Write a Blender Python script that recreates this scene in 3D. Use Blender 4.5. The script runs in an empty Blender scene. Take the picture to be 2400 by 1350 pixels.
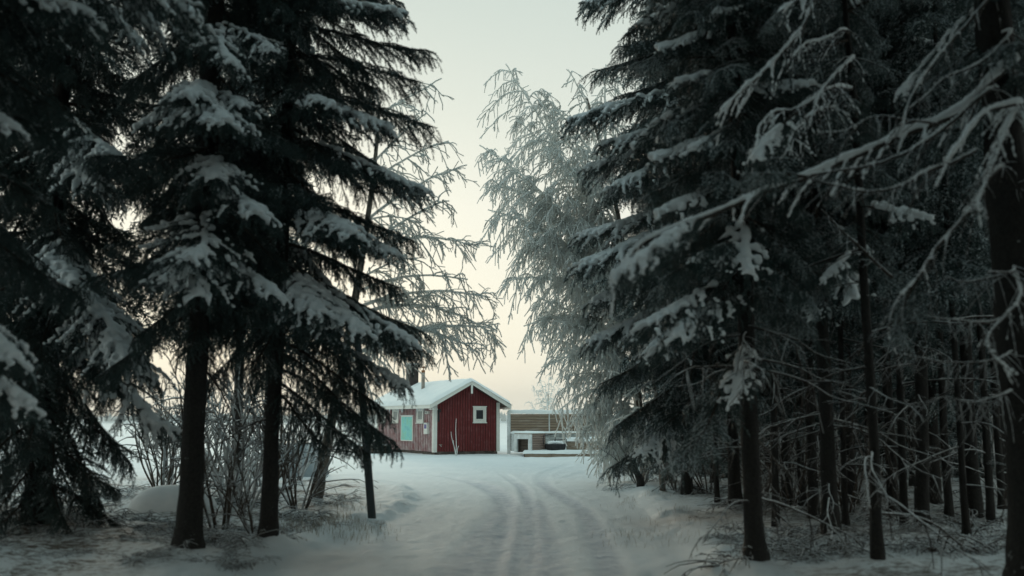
import bpy, math, random
import numpy as np
from mathutils import Vector, Matrix, Euler

# ------------------------------------------------------------------ camera, world, sun
sc = bpy.context.scene
C = sc.collection
FOC = 2333.0                      # focal length in photo pixels (35 mm on a 36 mm wide sensor)
PITCH = math.atan(310 / FOC)
CAMZ = 1.63
cam_d = bpy.data.cameras.new('camera')
cam = bpy.data.objects.new('camera', cam_d)
C.objects.link(cam)
cam_d.lens = 35.0
cam_d.sensor_width = 36.0
cam_d.clip_start = 0.1
cam_d.clip_end = 6000
cam.location = (0, 0, CAMZ)
cam.rotation_euler = (math.pi / 2 + PITCH, 0, 0)
cam_d.dof.use_dof = True
cam_d.dof.focus_distance = 42.0
cam_d.dof.aperture_fstop = 1.15
sc.camera = cam

HAZE = 0.00035
SUN_EL = math.radians(9.0)
SUN_AZ = math.radians(-14.0)      # left of the view direction (+Y)
w = bpy.data.worlds.new('World')
sc.world = w
w.use_nodes = True
nt = w.node_tree
nt.nodes.clear()
out = nt.nodes.new('ShaderNodeOutputWorld')
bg = nt.nodes.new('ShaderNodeBackground')
sky = nt.nodes.new('ShaderNodeTexSky')
sky.sky_type = 'NISHITA'
sky.sun_disc = False
sky.sun_elevation = SUN_EL
sky.sun_rotation = SUN_AZ
sky.air_density = 1.0
sky.dust_density = 3.0
sky.ozone_density = 1.5
# thin even winter overcast in front of the clear sky: its colour goes with elevation only
tc = nt.nodes.new('ShaderNodeTexCoord')
sep = nt.nodes.new('ShaderNodeSeparateXYZ')
nt.links.new(tc.outputs['Generated'], sep.inputs[0])
ramp = nt.nodes.new('ShaderNodeValToRGB')
e = ramp.color_ramp.elements
SKYCOL = [(0.0, (0.80, 0.785, 0.675)), (0.09, (0.81, 0.805, 0.69)), (0.21, (0.775, 0.79, 0.70)), (0.30, (0.66, 0.71, 0.64)),
          (0.40, (0.565, 0.64, 0.59)), (0.65, (0.54, 0.70, 0.69)), (1.0, (0.49, 0.70, 0.73))]
e[0].position, e[0].color = 0.0, (*SKYCOL[0][1], 1)
e[1].position, e[1].color = 1.0, (*SKYCOL[-1][1], 1)
for p_, c_ in SKYCOL[1:-1]:
    el = e.new(p_)
    el.color = (*c_, 1)
nt.links.new(sep.outputs['Z'], ramp.inputs[0])
scl = nt.nodes.new('ShaderNodeVectorMath')
scl.operation = 'SCALE'
scl.inputs['Scale'].default_value = 10.0
nt.links.new(ramp.outputs[0], scl.inputs[0])
mixs = nt.nodes.new('ShaderNodeMix')
mixs.data_type = 'RGBA'
mixs.inputs[0].default_value = 0.96
nt.links.new(sky.outputs[0], mixs.inputs[6])
nt.links.new(scl.outputs[0], mixs.inputs[7])
nt.links.new(mixs.outputs[2], bg.inputs[0])
bg.inputs[1].default_value = 0.10
nt.links.new(bg.outputs[0], out.inputs[0])

sun_d = bpy.data.lights.new('sun', 'SUN')
sun = bpy.data.objects.new('sun', sun_d)
C.objects.link(sun)
sun_d.energy = 0.9
sun_d.angle = math.radians(10)
sun_d.color = (1.0, 0.86, 0.66)
sdir = Vector((math.sin(SUN_AZ) * math.cos(SUN_EL), math.cos(SUN_AZ) * math.cos(SUN_EL), math.sin(SUN_EL)))
sun.rotation_euler = sdir.to_track_quat('Z', 'Y').to_euler()
sun.location = (-30, 100, 40)

vs = sc.view_settings
vs.view_transform = 'Standard'
vs.look = 'None'
vs.exposure = 0.20
vs.gamma = 1.0
sc.render.engine = 'CYCLES'
sc.cycles.use_denoising = True
sc.cycles.max_bounces = 10
sc.cycles.diffuse_bounces = 8
sc.cycles.transparent_max_bounces = 4
sc.cycles.sample_clamp_indirect = 4.0

rng = np.random.default_rng(7)
random.seed(7)
R = math.radians


def ray(px, py):
    u, v = px - 1200.0, 675.0 - py
    return np.array([u, FOC * math.cos(PITCH) - v * math.sin(PITCH), FOC * math.sin(PITCH) + v * math.cos(PITCH)])


def P(px, py, Y):
    """world point seen at photo pixel (px, py) at distance Y along the road"""
    d = ray(px, py)
    return np.array([0, 0, CAMZ]) + d * (Y / d[1])


def G(px, py, z=0.0):
    d = ray(px, py)
    return np.array([0, 0, CAMZ]) + d * ((z - CAMZ) / d[2])


# ------------------------------------------------------------------ materials
def new_mat(name):
    m = bpy.data.materials.new(name)
    m.use_nodes = True
    return m, m.node_tree, m.node_tree.nodes['Principled BSDF']


def noise_node(t, scale, detail=4, rough=0.6, coord='Object', stretch=None):
    c = t.nodes.new('ShaderNodeTexCoord')
    n = t.nodes.new('ShaderNodeTexNoise')
    n.inputs['Scale'].default_value = scale
    n.inputs['Detail'].default_value = detail
    n.inputs['Roughness'].default_value = rough
    src = c.outputs[coord]
    if stretch:
        mp = t.nodes.new('ShaderNodeMapping')
        mp.inputs['Scale'].default_value = stretch
        t.links.new(src, mp.inputs[0])
        src = mp.outputs[0]
    t.links.new(src, n.inputs['Vector'])
    return n


def ramp_node(t, src, stops):
    r = t.nodes.new('ShaderNodeValToRGB')
    e = r.color_ramp.elements
    e[0].position, e[0].color = stops[0][0], (*stops[0][1], 1)
    e[1].position, e[1].color = stops[-1][0], (*stops[-1][1], 1)
    for p, c in stops[1:-1]:
        el = e.new(p)
        el.color = (*c, 1)
    t.links.new(src, r.inputs[0])
    return r


def simple(name, c1, c2=None, scale=8, rough=0.8, bump=0.0, bscale=40, stretch=None, spec=0.3, coord='Object'):
    m, t, b = new_mat(name)
    b.inputs['Roughness'].default_value = rough
    b.inputs['Specular IOR Level'].default_value = spec
    if c2 is None:
        b.inputs['Base Color'].default_value = (*c1, 1)
    else:
        n = noise_node(t, scale, stretch=stretch, coord=coord)
        r = ramp_node(t, n.outputs[0], [(0.3, c1), (0.7, c2)])
        t.links.new(r.outputs[0], b.inputs['Base Color'])
    if bump:
        n2 = noise_node(t, bscale, stretch=stretch, coord=coord)
        bp = t.nodes.new('ShaderNodeBump')
        bp.inputs['Strength'].default_value = bump
        bp.inputs['Distance'].default_value = 0.02
        t.links.new(n2.outputs[0], bp.inputs['Height'])
        t.links.new(bp.outputs[0], b.inputs['Normal'])
    return m


def frosted(name, base, base2, frost=(0.74, 0.78, 0.8), lo=-0.2, hi=0.5, nscale=14, namt=0.7, rough=0.85, transl=0.0):
    """a material with real snow lying on its upward side, broken up by noise"""
    m, t, b = new_mat(name)
    g = t.nodes.new('ShaderNodeNewGeometry')
    s = t.nodes.new('ShaderNodeSeparateXYZ')
    t.links.new(g.outputs['Normal'], s.inputs[0])
    n = noise_node(t, nscale, 3, 0.6)
    ma = t.nodes.new('ShaderNodeMath')
    ma.operation = 'MULTIPLY_ADD'
    ma.inputs[1].default_value = namt * 2
    ma.inputs[2].default_value = -namt
    t.links.new(n.outputs[0], ma.inputs[0])
    ad = t.nodes.new('ShaderNodeMath')
    ad.operation = 'ADD'
    t.links.new(ma.outputs[0], ad.inputs[0])
    t.links.new(s.outputs['Z'], ad.inputs[1])
    mr = t.nodes.new('ShaderNodeMapRange')
    mr.inputs['From Min'].default_value = lo
    mr.inputs['From Max'].default_value = hi
    t.links.new(ad.outputs[0], mr.inputs['Value'])
    n2 = noise_node(t, nscale * 2.3, 4, 0.7)
    rb = ramp_node(t, n2.outputs[0], [(0.3, base), (0.7, base2)])
    mx = t.nodes.new('ShaderNodeMix')
    mx.data_type = 'RGBA'
    t.links.new(mr.outputs[0], mx.inputs[0])
    t.links.new(rb.outputs[0], mx.inputs[6])
    mx.inputs[7].default_value = (*frost, 1)
    t.links.new(mx.outputs[2], b.inputs['Base Color'])
    b.inputs['Roughness'].default_value = rough
    b.inputs['Specular IOR Level'].default_value = 0.2
    if transl:
        tr = t.nodes.new('ShaderNodeBsdfTranslucent')
        t.links.new(mx.outputs[2], tr.inputs[0])
        ms = t.nodes.new('ShaderNodeMixShader')
        ms.inputs[0].default_value = transl
        t.links.new(b.outputs[0], ms.inputs[1])
        t.links.new(tr.outputs[0], ms.inputs[2])
        t.links.new(ms.outputs[0], t.nodes['Material Output'].inputs[0])
    return m


M = {}
M['needle'] = simple('spruce_needles', (0.034, 0.060, 0.058), (0.068, 0.105, 0.100), 5, 0.55)
M['needle_frost'] = simple('frosted_needles', (0.34, 0.40, 0.42), (0.62, 0.68, 0.70), 9, 0.8)
M['twig'] = simple('spruce_twig', (0.03, 0.022, 0.016), (0.06, 0.045, 0.035), 20, 0.85)
M['snow'] = simple('snow', (0.76, 0.80, 0.82), (0.84, 0.87, 0.88), 6, 0.75, 0.15, 60)
M['roof_snow'] = simple('roof_snow', (0.78, 0.82, 0.83), (0.84, 0.87, 0.87), 2, 0.75, 0.3, 12)
M['bark'] = frosted('spruce_bark', (0.014, 0.014, 0.014), (0.042, 0.040, 0.037), lo=0.42, hi=0.8, nscale=16, namt=1.0)
_t = M['bark'].node_tree
_n = noise_node(_t, 26, 6, 0.75, stretch=(1, 1, .35))
_b = _t.nodes.new('ShaderNodeBump')
_b.inputs['Strength'].default_value = 0.9
_b.inputs['Distance'].default_value = 0.03
_t.links.new(_n.outputs[0], _b.inputs['Height'])
_t.links.new(_b.outputs[0], _t.nodes['Principled BSDF'].inputs['Normal'])
M['dead'] = frosted('dead_branch_bark', (0.028, 0.023, 0.02), (0.07, 0.058, 0.05), lo=0.12, hi=0.85, nscale=12, namt=0.6)
M['birch_bark'] = frosted('birch_bark', (0.07, 0.06, 0.05), (0.32, 0.29, 0.25), lo=0.6, hi=1.1, nscale=9, namt=0.8)
M['birch_twig'] = frosted('frosted_birch_twig', (0.16, 0.12, 0.085), (0.28, 0.21, 0.15), frost=(0.90, 0.92, 0.91), lo=-2.1, hi=-1.1, nscale=7, namt=0.6, transl=0.5)
M['shrub_twig'] = frosted('frosted_shrub_twig', (0.05, 0.04, 0.032), (0.12, 0.095, 0.075), lo=-0.5, hi=0.35, nscale=9, namt=0.7)
M['brush'] = frosted('dark_brush_twig', (0.035, 0.028, 0.022), (0.10, 0.08, 0.062), lo=0.0, hi=0.9, nscale=8, namt=0.8)
M['post'] = simple('dark_green_post', (0.03, 0.042, 0.045), (0.06, 0.075, 0.08), 14, 0.6, stretch=(1, 1, .2))


def boardmat(name, a, b, frost, lo, hi, nscale=3.0, st=(1, 1, .12)):
    """painted boards weathered along the grain and rimed by blown frost (patches of noise)"""
    m, t, bs = new_mat(name)
    n = noise_node(t, 9, 5, 0.65, stretch=st)
    r = ramp_node(t, n.outputs[0], [(0.3, a), (0.7, b)])
    n2 = noise_node(t, nscale, 5, 0.7, stretch=(1, 1, 1) if st[2] < 1 else (.35, 1, 4))
    mr = t.nodes.new('ShaderNodeMapRange')
    mr.inputs['From Min'].default_value = lo
    mr.inputs['From Max'].default_value = hi
    t.links.new(n2.outputs[0], mr.inputs['Value'])
    mx = t.nodes.new('ShaderNodeMix')
    mx.data_type = 'RGBA'
    t.links.new(mr.outputs[0], mx.inputs[0])
    t.links.new(r.outputs[0], mx.inputs[6])
    mx.inputs[7].default_value = (*frost, 1)
    t.links.new(mx.outputs[2], bs.inputs['Base Color'])
    bs.inputs['Roughness'].default_value = 0.8
    return m


M['red'] = boardmat('red_board_paint', (0.115, 0.012, 0.014), (0.185, 0.022, 0.022), (0.26, 0.10, 0.11), 0.5, 0.9)
M['red_under'] = boardmat('red_backing_paint', (0.085, 0.010, 0.011), (0.12, 0.016, 0.016), (0.2, 0.08, 0.08), 0.6, 1.0)
M['red_rimed'] = boardmat('rimed_red_board', (0.26, 0.075, 0.08), (0.33, 0.12, 0.125), (0.56, 0.48, 0.48), 0.30, 0.72)
M['dark_gap'] = simple('dark_red_gap', (0.035, 0.010, 0.011), (0.06, 0.014, 0.015), 8, .9)
M['white'] = simple('white_trim_paint', (0.70, 0.71, 0.66), (0.80, 0.80, 0.75), 6, 0.6)
M['stone'] = simple('foundation_stone', (0.05, 0.045, 0.04), (0.16, 0.14, 0.12), 5, 0.9, 0.5, 20)
M['glass'] = simple('window_glass', (0.03, 0.035, 0.04), None, rough=0.12, spec=0.6)
M['curtain'] = simple('pale_curtain', (0.28, 0.30, 0.29), (0.42, 0.43, 0.41), 8, 0.9)
M['pipe'] = simple('stove_pipe_metal', (0.22, 0.19, 0.16), (0.42, 0.40, 0.37), 4, 0.6, stretch=(1, 1, .5))
M['rust'] = simple('rusty_metal', (0.16, 0.06, 0.025), (0.30, 0.14, 0.06), 16, 0.8)
M['brickdark'] = simple('dark_chimney', (0.022, 0.02, 0.02), (0.06, 0.05, 0.045), 8, 0.8)
M['wood'] = boardmat('weathered_board', (0.20, 0.145, 0.10), (0.36, 0.28, 0.21), (0.62, 0.60, 0.56), 0.52, 0.85, 3.0, (.12, 1, 3))
M['wood_dark'] = boardmat('dark_board', (0.045, 0.034, 0.026), (0.10, 0.08, 0.06), (0.3, 0.3, 0.3), 0.7, 1.1)
M['wood_pink'] = boardmat('pinkish_board', (0.22, 0.15, 0.125), (0.36, 0.27, 0.23), (0.55, 0.5, 0.47), 0.55, 0.95, 3.0, (.12, 1, 3))
M['rime_wood'] = boardmat('rimed_wood', (0.45, 0.47, 0.46), (0.62, 0.66, 0.66), (0.76, 0.8, 0.81), 0.35, 0.6)
M['iron'] = frosted('grill_iron', (0.02, 0.02, 0.022), (0.05, 0.05, 0.055), lo=0.7, hi=1.2)
M['boat'] = simple('pale_hull', (0.26, 0.31, 0.34), (0.36, 0.41, 0.43), 3, 0.5)
M['purple'] = simple('violet_notice', (0.13, 0.11, 0.30), None, rough=0.5)
M['dry_grass'] = simple('dry_grass', (0.22, 0.17, 0.11), (0.45, 0.42, 0.36), 12, 0.9)


def map_material():
    m, t, b = new_mat('printed_map')
    n = noise_node(t, 2.2, 6, 0.6)
    r = ramp_node(t, n.outputs[0], [(0.35, (0.16, 0.55, 0.56)), (0.48, (0.22, 0.66, 0.62)), (0.56, (0.24, 0.62, 0.46)), (0.7, (0.30, 0.62, 0.58))])
    n2 = noise_node(t, 16, 3, 0.6)
    r2 = ramp_node(t, n2.outputs[0], [(0.60, (1, 1, 1)), (0.66, (0.45, 0.6, 0.62))])
    mx = t.nodes.new('ShaderNodeMix')
    mx.data_type = 'RGBA'
    mx.blend_type = 'MULTIPLY'
    mx.inputs[0].default_value = 0.7
    t.links.new(r.outputs[0], mx.inputs[6])
    t.links.new(r2.outputs[0], mx.inputs[7])
    t.links.new(mx.outputs[2], b.inputs['Base Color'])
    b.inputs['Roughness'].default_value = 0.45
    return m


M['map'] = map_material()


def ground_material(name, base1, base2, track, litter_shade):
    m, t, b = new_mat(name)
    n = noise_node(t, 0.7, 6, 0.6)
    r = ramp_node(t, n.outputs[0], [(0.3, base1), (0.7, base2)])
    at = t.nodes.new('ShaderNodeAttribute')
    at.attribute_name = 'wear'
    n2 = noise_node(t, 5, 6, 0.7)
    mu = t.nodes.new('ShaderNodeMath')
    mu.operation = 'MULTIPLY'
    r2 = ramp_node(t, n2.outputs[0], [(0.35, (0.25,) * 3), (0.62, (1,) * 3)])
    t.links.new(at.outputs['Fac'], mu.inputs[0])
    t.links.new(r2.outputs[0], mu.inputs[1])
    mx = t.nodes.new('ShaderNodeMix')
    mx.data_type = 'RGBA'
    t.links.new(mu.outputs[0], mx.inputs[0])
    t.links.new(r.outputs[0], mx.inputs[6])
    mx.inputs[7].default_value = (*track, 1)
    # needles and twig crumbs on the snow, thickened to paint in the forest floor's shade
    at2 = t.nodes.new('ShaderNodeAttribute')
    at2.attribute_name = 'litter_shade'
    n3 = noise_node(t, 9, 6, 0.75)
    n5 = noise_node(t, 1.1, 3, 0.6)
    ma5 = t.nodes.new('ShaderNodeMath')
    ma5.operation = 'MULTIPLY_ADD'
    ma5.inputs[1].default_value = .55
    t.links.new(n5.outputs[0], ma5.inputs[0])
    t.links.new(n3.outputs[0], ma5.inputs[2])
    r3 = ramp_node(t, ma5.outputs[0], [(0.72, (0,) * 3), (0.90, (1,) * 3)])
    mu2 = t.nodes.new('ShaderNodeMath')
    mu2.operation = 'MULTIPLY'
    t.links.new(at2.outputs['Fac'], mu2.inputs[0])
    t.links.new(r3.outputs[0], mu2.inputs[1])
    mx2 = t.nodes.new('ShaderNodeMix')
    mx2.data_type = 'RGBA'
    t.links.new(mu2.outputs[0], mx2.inputs[0])
    t.links.new(mx.outputs[2], mx2.inputs[6])
    mx2.inputs[7].default_value = (*litter_shade, 1)
    t.links.new(mx2.outputs[2], b.inputs['Base Color'])
    b.inputs['Roughness'].default_value = 0.75
    n4 = noise_node(t, 9, 10, 0.78)
    bp = t.nodes.new('ShaderNodeBump')
    bp.inputs['Strength'].default_value = 0.8
    bp.inputs['Distance'].default_value = 0.05
    t.links.new(n4.outputs[0], bp.inputs['Height'])
    t.links.new(bp.outputs[0], b.inputs['Normal'])
    return m


M['ground'] = ground_material('snow_ground', (0.76, 0.80, 0.82), (0.83, 0.86, 0.87), (0.62, 0.66, 0.70), (0.13, 0.10, 0.075))
M['road'] = ground_material('packed_snow', (0.74, 0.775, 0.79), (0.81, 0.84, 0.85), (0.50, 0.54, 0.60), (0.3, 0.27, 0.24))


# ------------------------------------------------------------------ mesh helpers
class MB:
    """collects triangles / quads with material slots, builds ONE mesh"""

    def __init__(s):
        s.v, s.q, s.t, s.qm, s.tm, s.n = [], [], [], [], [], 0

    def add(s, V, quads=None, tris=None, mat=0):
        V = np.asarray(V, float).reshape(-1, 3)
        s.v.append(V)
        for arr, L, Lm in ((quads, s.q, s.qm), (tris, s.t, s.tm)):
            if arr is not None and len(arr):
                a = np.asarray(arr, int) + s.n
                L.append(a)
                Lm.append(np.full(len(a), mat, int) if np.isscalar(mat) else np.asarray(mat, int))
        s.n += len(V)

    def box(s, x0, x1, y0, y1, z0, z1, mat=0):
        V = [(x, y, z) for z in (z0, z1) for y in (y0, y1) for x in (x0, x1)]
        s.add(V, quads=[(0, 2, 3, 1), (4, 5, 7, 6), (0, 1, 5, 4), (2, 6, 7, 3), (0, 4, 6, 2), (1, 3, 7, 5)], mat=mat)
        return s

    def tube(s, pts, rad, sides=6, mat=0, cap=True, jitter=0.0, rg=None, squash=1.0):
        pts = np.asarray(pts, float)
        n = len(pts)
        rad = np.broadcast_to(np.asarray(rad, float), (n,))
        T = np.gradient(pts, axis=0)
        T /= np.linalg.norm(T, axis=1)[:, None] + 1e-9
        ref = np.where(np.abs(T[:, 2:3]) > 0.9, np.array([[1.0, 0, 0]]), np.array([[0, 0, 1.0]]))
        A = np.cross(T, ref)
        A /= np.linalg.norm(A, axis=1)[:, None] + 1e-9
        B = np.cross(A, T)
        a = np.linspace(0, 2 * math.pi, sides, endpoint=False)
        rr = rad[:, None] * np.ones((1, sides))
        if jitter:
            rr = rr * (1 + jitter * (rg or rng).standard_normal((n, sides)))
        V = pts[:, None, :] + rr[..., None] * (np.cos(a)[None, :, None] * A[:, None, :] + squash * np.sin(a)[None, :, None] * B[:, None, :])
        i = np.arange(n - 1)[:, None] * sides
        j = np.arange(sides)[None, :]
        k = (j + 1) % sides
        q = np.stack([i + j, i + k, i + sides + k, i + sides + j], -1).reshape(-1, 4)
        V = V.reshape(-1, 3)
        tr = []
        if cap:
            V = np.vstack([V, pts[:1], pts[-1:]])
            c0, c1 = n * sides, n * sides + 1
            for jj in range(sides):
                kk = (jj + 1) % sides
                tr.append((c0, kk, jj))
                tr.append((c1, (n - 1) * sides + jj, (n - 1) * sides + kk))
        s.add(V, quads=q, tris=tr, mat=mat)
        return s

    def mesh(s, name, mats, smooth=False):
        me = bpy.data.meshes.new(name)
        V = np.vstack(s.v)
        loops, starts, mi = [], [], []
        pos = 0
        if s.t:
            T = np.vstack(s.t)
            loops.append(T.ravel())
            starts.append(np.arange(len(T)) * 3)
            mi.append(np.concatenate(s.tm))
            pos = len(T) * 3
        if s.q:
            Q = np.vstack(s.q)
            loops.append(Q.ravel())
            starts.append(pos + np.arange(len(Q)) * 4)
            mi.append(np.concatenate(s.qm))
        loops, starts, mi = map(np.concatenate, (loops, starts, mi))
        me.vertices.add(len(V))
        me.vertices.foreach_set('co', V.astype(np.float32).ravel())
        me.loops.add(len(loops))
        me.loops.foreach_set('vertex_index', loops.astype(np.int32))
        me.polygons.add(len(starts))
        me.polygons.foreach_set('loop_start', starts.astype(np.int32))
        for m in mats:
            me.materials.append(m)
        me.polygons.foreach_set('material_index', mi.astype(np.int32))
        me.polygons.foreach_set('use_smooth', np.full(len(starts), bool(smooth)))
        me.update(calc_edges=True)
        return me

    def obj(s, name, mats, parent=None, smooth=False):
        if not isinstance(mats, (list, tuple)):
            mats = [mats]
        return link(name, s.mesh(name, mats, smooth), parent)


def link(name, me, parent=None):
    o = bpy.data.objects.new(name, me)
    C.objects.link(o)
    if parent is not None:
        o.parent = parent
    return o


def tag(o, label=None, cat=None, group=None, kind=None):
    if label:
        o['label'] = label
    if cat:
        o['category'] = cat
    if group:
        o['group'] = group
    if kind:
        o['kind'] = kind
    return o


def empty(name, loc, rot=(0, 0, 0)):
    o = bpy.data.objects.new(name, None)
    C.objects.link(o)
    o.location = tuple(loc)
    o.rotation_euler = rot
    o.empty_display_size = 0.2
    return o


def vnoise(x, y, seed=0):
    """smooth value noise in 0..1"""
    xi, yi = np.floor(x).astype(int), np.floor(y).astype(int)
    fx, fy = x - xi, y - yi
    fx, fy = fx * fx * (3 - 2 * fx), fy * fy * (3 - 2 * fy)

    def h(a, b):
        n = (a * 374761393 + b * 668265263 + seed * 974634777) & 0x7fffffff
        n = (n ^ (n >> 13)) * 1274126177 & 0x7fffffff
        return ((n ^ (n >> 16)) & 0xffff) / 65535.0
    return (h(xi, yi) * (1 - fx) + h(xi + 1, yi) * fx) * (1 - fy) + (h(xi, yi + 1) * (1 - fx) + h(xi + 1, yi + 1) * fx) * fy


def fbm(x, y, o=4, seed=0):
    s, a, t = 0, 1.0, 0
    for k in range(o):
        s = s + a * vnoise(x * 2 ** k, y * 2 ** k, seed + k)
        t += a
        a *= 0.5
    return s / t


def snow_blob(name, pts, rad, voxel, smooth=2, ratio=None):
    """soft lump of snow: the union of many small balls, skinned into one surface"""
    a = math.pi
    base = []
    for th, n in ((0, 1), (a * .3, 6), (a * .5, 8), (a * .7, 6), (a, 1)):
        for k in range(n):
            p = 2 * a * k / n
            base.append((math.sin(th) * math.cos(p), math.sin(th) * math.sin(p), math.cos(th)))
    base = np.array(base)
    import bmesh
    bm = bmesh.new()
    for v in base:
        bm.verts.new(v)
    bmesh.ops.convex_hull(bm, input=bm.verts[:])
    bmesh.ops.triangulate(bm, faces=bm.faces[:])
    bm.verts.index_update()
    F = np.array([[v.index for v in f.verts] for f in bm.faces])
    base = np.array([v.co[:] for v in bm.verts])
    bm.free()
    pts, rad = np.asarray(pts), np.asarray(rad)
    V = (pts[:, None, :] + rad[:, None, None] * base[None] * np.array([1, 1, .85])).reshape(-1, 3)
    T = (np.arange(len(pts))[:, None, None] * len(base) + F[None]).reshape(-1, 3)
    b = MB()
    b.add(V, tris=T)
    o = b.obj('snow_work', [])
    md = o.modifiers.new('r', 'REMESH')
    md.mode = 'VOXEL'
    md.voxel_size = voxel
    md2 = o.modifiers.new('s', 'SMOOTH')
    md2.factor = 0.5
    md2.iterations = smooth
    if ratio:
        md3 = o.modifiers.new('d', 'DECIMATE')
        md3.ratio = ratio
    dg = bpy.context.evaluated_depsgraph_get()
    me = bpy.data.meshes.new_from_object(o.evaluated_get(dg))
    me.name = name
    me.materials.clear()
    me.materials.append(M['snow'])
    me.polygons.foreach_set('use_smooth', np.ones(len(me.polygons), bool))
    old = o.data
    bpy.data.objects.remove(o)
    bpy.data.meshes.remove(old)
    return me


# ------------------------------------------------------------------ the ground
TRACKS = [  # (photo pixels along a wheel rut, width, depth)
    ([(1080, 1350), (1120, 1285), (1165, 1230), (1190, 1195), (1180, 1160), (1130, 1135), (1060, 1118), (960, 1105)], .30, .045),
    ([(1180, 1350), (1200, 1260), (1205, 1205), (1190, 1170), (1150, 1142), (1090, 1124), (990, 1108)], .20, .04),
    ([(1225, 1350), (1238, 1260), (1238, 1195), (1236, 1165), (1225, 1140), (1180, 1110)], .14, .05),
    ([(1285, 1350), (1275, 1270), (1262, 1215), (1255, 1175)], .22, .035),
    ([(1435, 1350), (1412, 1285), (1385, 1225), (1365, 1190), (1310, 1160), (1270, 1135), (1270, 1110), (1330, 1090)], .18, .035),
    ([(1130, 1350), (1160, 1280), (1180, 1240)], .22, .03),
    ([(1320, 1120), (1400, 1100), (1460, 1092)], .18, .03),
]
LEFT_EDGE = np.array([G(*p)[:2] for p in [(250, 1500), (560, 1345), (740, 1285), (880, 1235), (985, 1180), (985, 1150), (880, 1120), (700, 1105)]])
RIGHT_EDGE = np.array([G(*p)[:2] for p in [(1800, 1500), (1640, 1350), (1600, 1285), (1530, 1220), (1480, 1165), (1450, 1140), (1400, 1112), (1300, 1085)]])


def poly_dist(x, y, pts):
    best = np.full(x.shape, 1e9)
    for (ax, ay), (bx, by) in zip(pts[:-1], pts[1:]):
        dx, dy = bx - ax, by - ay
        t = np.clip(((x - ax) * dx + (y - ay) * dy) / (dx * dx + dy * dy), 0, 1)
        best = np.minimum(best, np.hypot(x - ax - t * dx, y - ay - t * dy))
    return best


def smooth_line(pts, k=3):
    pts = np.asarray(pts, float)
    for _ in range(k):
        a = pts[:-1] * .75 + pts[1:] * .25
        b = pts[:-1] * .25 + pts[1:] * .75
        pts = np.vstack([pts[:1], np.stack([a, b], 1).reshape(-1, pts.shape[1]), pts[-1:]])
    return pts


TR = [(smooth_line([G(*p)[:2] for p in pl], 2), wd, dp) for pl, wd, dp in TRACKS]


def edge_x(y, E):
    return np.interp(y, E[:, 1], E[:, 0])


LE, RE = smooth_line(LEFT_EDGE, 2), smooth_line(RIGHT_EDGE, 2)
LEs, REs = LE[np.argsort(LE[:, 1])], RE[np.argsort(RE[:, 1])]


def sstep(x, a, b):
    t = np.clip((x - a) / (b - a), 0, 1)
    return t * t * (3 - 2 * t)


FEET = [(-6.1, 13.0, .15), (-3.65, 11.5, .14), (-3.0, 12.55, .1), (2.55, 10.7, .1), (3.72, 16.9, .1), (3.98, 12.7, .1), (3.72, 10.4, .06), (5.36, 13.3, .09), (4.47, 8.7, .2)]


def ground_h(x, y, full=False):
    x, y = np.asarray(x, float), np.asarray(y, float)
    dl = edge_x(y, LEs) - x            # > 0 left of the road
    dr = x - edge_x(y, REs)
    off = np.maximum(dl, dr)
    open_ = sstep(y, 22, 30)           # the yard by the cabin is open and even
    h = 0.10 * sstep(off, -0.15, 0.5) * (1 - .75 * open_)
    # forest floor rising a little and lumpy
    h = h + (1 - open_ * .8) * sstep(off, 0.2, 3.0) * (0.10 + 0.26 * (fbm(x * .8, y * .8, 3, 3) - .5))
    # ploughed rim with lumps
    rim = np.exp(-((off - .25) / .35) ** 2) * (1 - open_)
    h = h + rim * (0.02 + 0.22 * np.maximum(fbm(x * 2.4, y * 1.6, 3, 9) - .45, 0))
    h = h + 0.05 * (fbm(x * 1.3, y * .9, 4, 21) - .5) + 0.03 * (fbm(x * 7, y * 4.5, 3, 33) - .5) + .035 * np.maximum(fbm(x * 11, y * 7, 2, 37) - .6, 0) * sstep(30 - y, 0, 10)
    for tx, ty, tr_ in FEET:
        d_ = np.hypot(x - tx, (y - ty) * 1.1)
        h = h + .11 * np.exp(-(d_ / (.3 + tr_)) ** 2) * (.6 + .8 * fbm(x * 3 + tx, y * 3, 2, 61))
    wear = np.zeros_like(h)
    onr = sstep(-off, 0.0, 0.5)
    for pl, wd, dp in TR:
        m = (np.abs(x) < 12) & (y > 5) & (y < 45)
        d = np.full(h.shape, 1e9)
        if m.any():
            d[m] = poly_dist(x[m], y[m], pl)
        g = np.exp(-(d / wd) ** 4)
        h = h - .42 * dp * g + .18 * dp * np.exp(-((d - wd * 1.5) / (wd * .5)) ** 2)
        wear = np.maximum(wear, g * sstep(34 - y, 0, 10))
    # scattered tread along the middle
    wear = np.maximum(wear, onr * .35 * sstep(26 - y, 0, 12) * sstep(fbm(x * 3, y * .5, 3, 55), .45, .7))
    litter_shade = (1 - open_) * sstep(off, 0.3, 1.6) * np.where(dr > 0, .85, 1.0)  # real litter, strengthened in colour to deepen the shaded forest floor
    # the bank drops to the frozen lake behind the cabin
    drop = sstep(y, 66, 84)
    h = h * (1 - drop) - 1.3 * drop
    far = sstep(np.abs(x), 60, 140)
    h = h + far * 1.5 * (1 - drop)
    if full:
        return h, wear, litter_shade, off
    return h


def gz(x, y):
    return float(ground_h(np.array([x]), np.array([y]))[0])


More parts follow.
